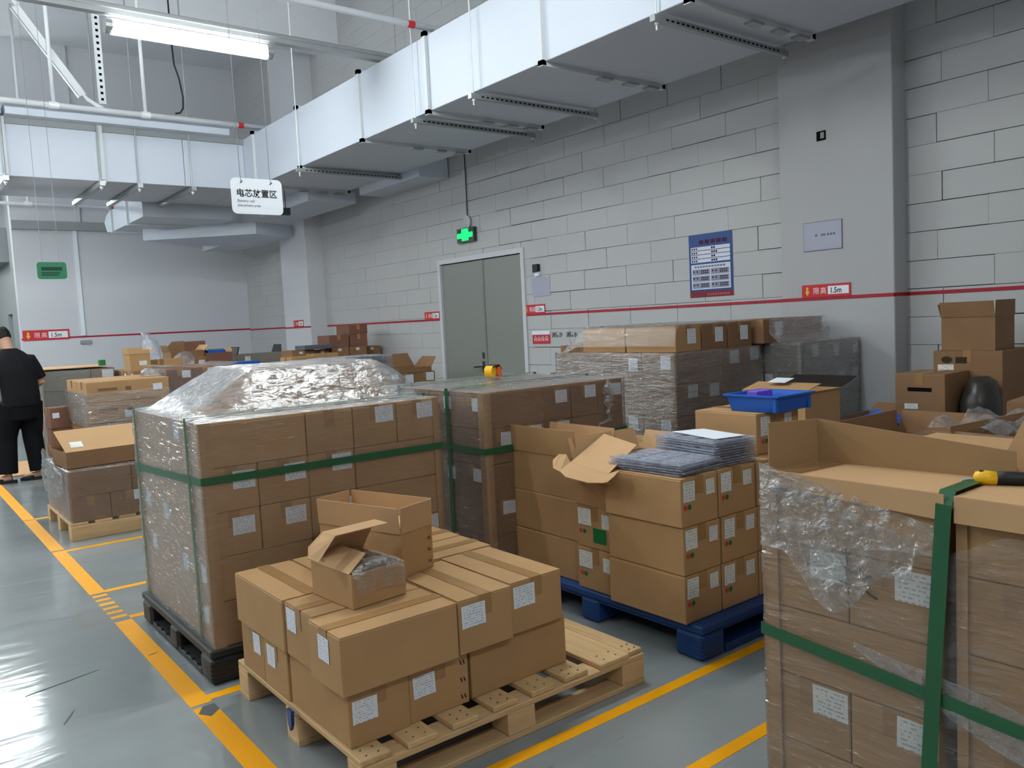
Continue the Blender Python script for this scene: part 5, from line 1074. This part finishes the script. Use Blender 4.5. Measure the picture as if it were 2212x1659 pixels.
stack('low pile by the door', 4.9, 8.6, 0, .58, .7, .29, [('SS', 'SS')] * 3, 'cartons of the low pile by the door', m=KRAFT_DK, lw=.11, lh=.1)
open_carton('dark open carton with rounded flap on the low pile by the door', 5.2, 8.8, .872, .46, .4, .06, 0, [('b', 25, .18, .05, KRAFT_DK), ('r', 40, .15, .04, KRAFT_DK)], KRAFT_DK)

# ================================================================== PERSON
def remeshed(b, name, m, vox, smooth_it=6):
    me = b.mesh(name, m); tmp = bpy.data.objects.new('tmp', me); COL.objects.link(tmp)
    r = tmp.modifiers.new('r', 'REMESH'); r.mode = 'VOXEL'; r.voxel_size = vox
    s = tmp.modifiers.new('s', 'SMOOTH'); s.iterations = smooth_it; s.factor = .5
    bpy.context.view_layer.update(); ev = bpy.data.meshes.new_from_object(tmp.evaluated_get(bpy.context.evaluated_depsgraph_get())); bpy.data.objects.remove(tmp)
    ev.materials.clear(); ev.materials.append(m); ev.polygons.foreach_set('use_smooth', [True] * len(ev.polygons)); ev.name = name
    return ev
pe = thing('person', 'person in black t-shirt and trousers standing with back turned, looking down', 'person', (1.19, 10.0, 0), 0)
D = Vector((-.35, .9367, 0)); R = Vector((.9367, .35, 0)); U = Vector((0, 0, 1))
def J(f, r, z): return D * f + R * r + U * z
def limb(b, pts, rad): return b.tube(pts, rad, 14)
hipR, hipL = J(-.02, .095, .86), J(-.02, -.095, .86); knR, knL = J(.03, .11, .47), J(.10, -.12, .47); anR, anL = J(-.02, .12, .09), J(.07, -.15, .09)
shR, shL = J(.09, .175, 1.29), J(.11, -.175, 1.29); elR, elL = J(.04, .255, 1.03), J(.08, -.25, 1.03); wrR, wrL = J(.26, .20, .93), J(.30, -.19, .94)
body = MB()
tors = lambda g: [(J(-.02, 0, .82), R, D, .155 * g, .11 * g), (J(-.025, 0, .93), R, D, .165 * g, .125 * g), (J(-.01, 0, 1.05), R, D, .165 * g, .125 * g), (J(.02, 0, 1.18), R, D, .185 * g, .125 * g), (J(.07, 0, 1.29), R, D, .185 * g, .12 * g), (J(.115, 0, 1.385), R, D, .105 * g, .085 * g)]
body.loft(tors(.93)); body.tube([J(.12, 0, 1.35), J(.16, 0, 1.43), J(.19, 0, 1.48)], [.062, .058, .06], 14)
hd = (D * .55 - U * .83).normalized(); hu = (U * .80 + D * .60).normalized(); hf = (D * .80 - U * .60).normalized()
hc = J(.235, 0, 1.53)
body.loft([(hc - hu * .115 + hf * .02, R, hf, .035, .045), (hc - hu * .09 + hf * .015, R, hf, .055, .075), (hc - hu * .04, R, hf, .07, .09), (hc + hu * .02, R, hf, .075, .098), (hc + hu * .07, R, hf, .068, .088), (hc + hu * .105, R, hf, .04, .055), (hc + hu * .115, R, hf, .015, .02)])
body.tube([hc + hf * .085 + hu * .02, hc + hf * .112 - hu * .02], [.012, .018], 8)
for s in (-1, 1): body.tube([hc + R * s * .07 - hf * .005 + hu * .015, hc + R * s * .085 - hf * .012 + hu * .01], [.022, .026], 10)
for sh_, el_, wr_, s in ((shR, elR, wrR, 1), (shL, elL, wrL, -1)):
    limb(body, [sh_ - U * .02, sh_.lerp(el_, .5), el_, el_.lerp(wr_, .4), wr_], [.056, .05, .042, .041, .028])
    pd = (wr_ - el_).normalized(); palm = wr_ + pd * .055; side = R * -s
    body.loft([(wr_, side, U, .026, .02), (wr_ + pd * .04, side, U, .038, .018), (wr_ + pd * .085, side, U, .038, .015)])
    for q in range(4):
        r0_ = wr_ + pd * .08 + side * (-.027 + q * .018); ln_ = [.062, .072, .068, .052][q]
        body.tube([r0_, r0_ + pd * ln_ * .5 - U * .008, r0_ + pd * ln_ * .8 - U * .03], [.0095, .0088, .007], 8)
    body.tube([wr_ + pd * .03 + side * .03, wr_ + pd * .06 + side * .055 - U * .01, wr_ + pd * .09 + side * .055 - U * .025], [.013, .011, .008], 8)
for hp, kn_, an_, tf in ((hipR, knR, anR, .02), (hipL, knL, anL, .03)):
    limb(body, [hp, hp.lerp(kn_, .5), kn_, kn_.lerp(an_, .35), an_], [.085, .075, .055, .052, .036])
    ft = Vector((-.92, .25, 0)).normalized(); body.tube([an_ - ft * .03 - U * .03, an_ + ft * .06 - U * .045, an_ + ft * .15 - U * .06], [.036, .036, .026], 12)
link('body', remeshed(body, 'body', SKIN, .0085, 4), pe)
shirt = MB(); shirt.loft([(J(-.03, 0, .80), R, D, .185, .145), (J(-.03, 0, .90), R, D, .185, .145)] + [(c, a, b2, rx, ry) for (c, a, b2, rx, ry) in tors(1.12)[2:]])
for sh_, el_ in ((shR, elR), (shL, elL)): limb(shirt, [(sh_ * .62 + J(.08, 0, 1.26) * .38), sh_ - U * .015, sh_.lerp(el_, .45), sh_.lerp(el_, .86)], [.07, .082, .08, .076])
shirt.loft([(J(.06, 0, 1.24), R, D, .215, .135), (J(.085, 0, 1.32), R, D, .175, .115), (J(.12, 0, 1.41), R, D, .075, .075)])
link('t_shirt', remeshed(shirt, 't_shirt', SHIRT, .011, 4), pe)
tro = MB(); tro.loft([(J(-.025, 0, .66), R, D, .16, .13), (J(-.03, 0, .80), R, D, .175, .135), (J(-.03, 0, .93), R, D, .165, .13)])
for hp, kn_, an_ in ((hipR, knR, anR), (hipL, knL, anL)): limb(tro, [hp - U * .02, hp.lerp(kn_, .5), kn_, kn_.lerp(an_, .5), an_ + U * .005], [.115, .112, .098, .092, .09])
link('trousers', remeshed(tro, 'trousers', TROUS, .011, 4), pe)
hair = MB().loft([(hc - hf * .035 - hu * .055, R, hf, .06, .052), (hc - hf * .015 - hu * .02, R, hf, .076, .083), (hc - hf * .006 + hu * .03, R, hf, .081, .099), (hc + hu * .075, R, hf, .074, .095), (hc + hu * .112, R, hf, .046, .062), (hc + hu * .124, R, hf, .018, .022)])
link('hair', remeshed(hair, 'hair', HAIR, .009, 4), pe)
for an_, nm in ((anR, 'right'), (anL, 'left')):
    ft = Vector((-.92, .25, 0)).normalized(); sd = Vector((.25, .92, 0)).normalized(); c0 = Vector((an_.x, an_.y, 0))
    sl = MB(); sl.slab([c0 + ft * x + sd * y for (x, y) in ((-.07, -.03), (-.075, 0), (-.07, .03), (0, .042), (.1, .05), (.16, .04), (.185, 0), (.16, -.04), (.1, -.05), (0, -.042))], (0, 0, .028))
    so_ = sl.build('slipper', SHOE, pe)
    MB().loft([(c0 + ft * .05 + U * .028, sd, U, .05, .03), (c0 + ft * .1 + U * .025, sd, U, .052, .036), (c0 + ft * .15 + U * .022, sd, U, .044, .026), (c0 + ft * .18 + U * .02, sd, U, .02, .012)]).build('upper', SHOE, so_, smooth=True)
# ================================================================== cartons out of sight are packed together, one mass per pile
from mathutils.bvhtree import BVHTree
bpy.context.view_layer.update()
SOFT = {FILM, FILM_L, FILM_T, FILM_C, BLIST, FILM_LT}
V, T, OWN = [], [], []
for o in scene.objects:
    if o.type != 'MESH' or (o.data.materials and o.data.materials[0] in SOFT): continue
    mw = o.matrix_world; k = len(V); V += [mw @ v.co for v in o.data.vertices]
    for p in o.data.polygons: T.append(tuple(k + i for i in p.vertices)); OWN.append(o.name)
bvh = BVHTree.FromPolygons(V, T); seen = {}
for (ox, oy, st) in ((0, 0, 4.0), (-.3, .25, 12), (.3, -.25, 12)):
    org = Vector((ox, oy, CAM_H))
    for j in range(int(400 / st), int(1659 / st)):
        for i in range(int(2212 / st)):
            h = bvh.ray_cast(org, fw * F_PX + rt * ((i + .5) * st - 1106) - up * ((j + .5) * st - 829.5))
            if h[2] is not None: n = OWN[h[2]]; seen[n] = seen.get(n, 0) + 1
del V, T, bvh
packs = {}
for o in [o for o in scene.objects if o.parent is None and o.name.split('.')[0] == 'carton']:
    if seen.get(o.name, 0) + sum(seen.get(c.name, 0) for c in o.children) > 2: continue
    core = packs.setdefault(o.get('group', o['label']), MB())
    core.add([o.matrix_world @ v.co for v in o.data.vertices], [tuple(p.vertices) for p in o.data.polygons])
    for c in list(o.children): bpy.data.objects.remove(c)
    bpy.data.objects.remove(o)
for g, core in packs.items():
    o = core.build('packed_cartons', KRAFT_DK); o['kind'] = 'stuff'; o['category'] = 'carton'
    o['label'] = 'packed out of sight: ' + g
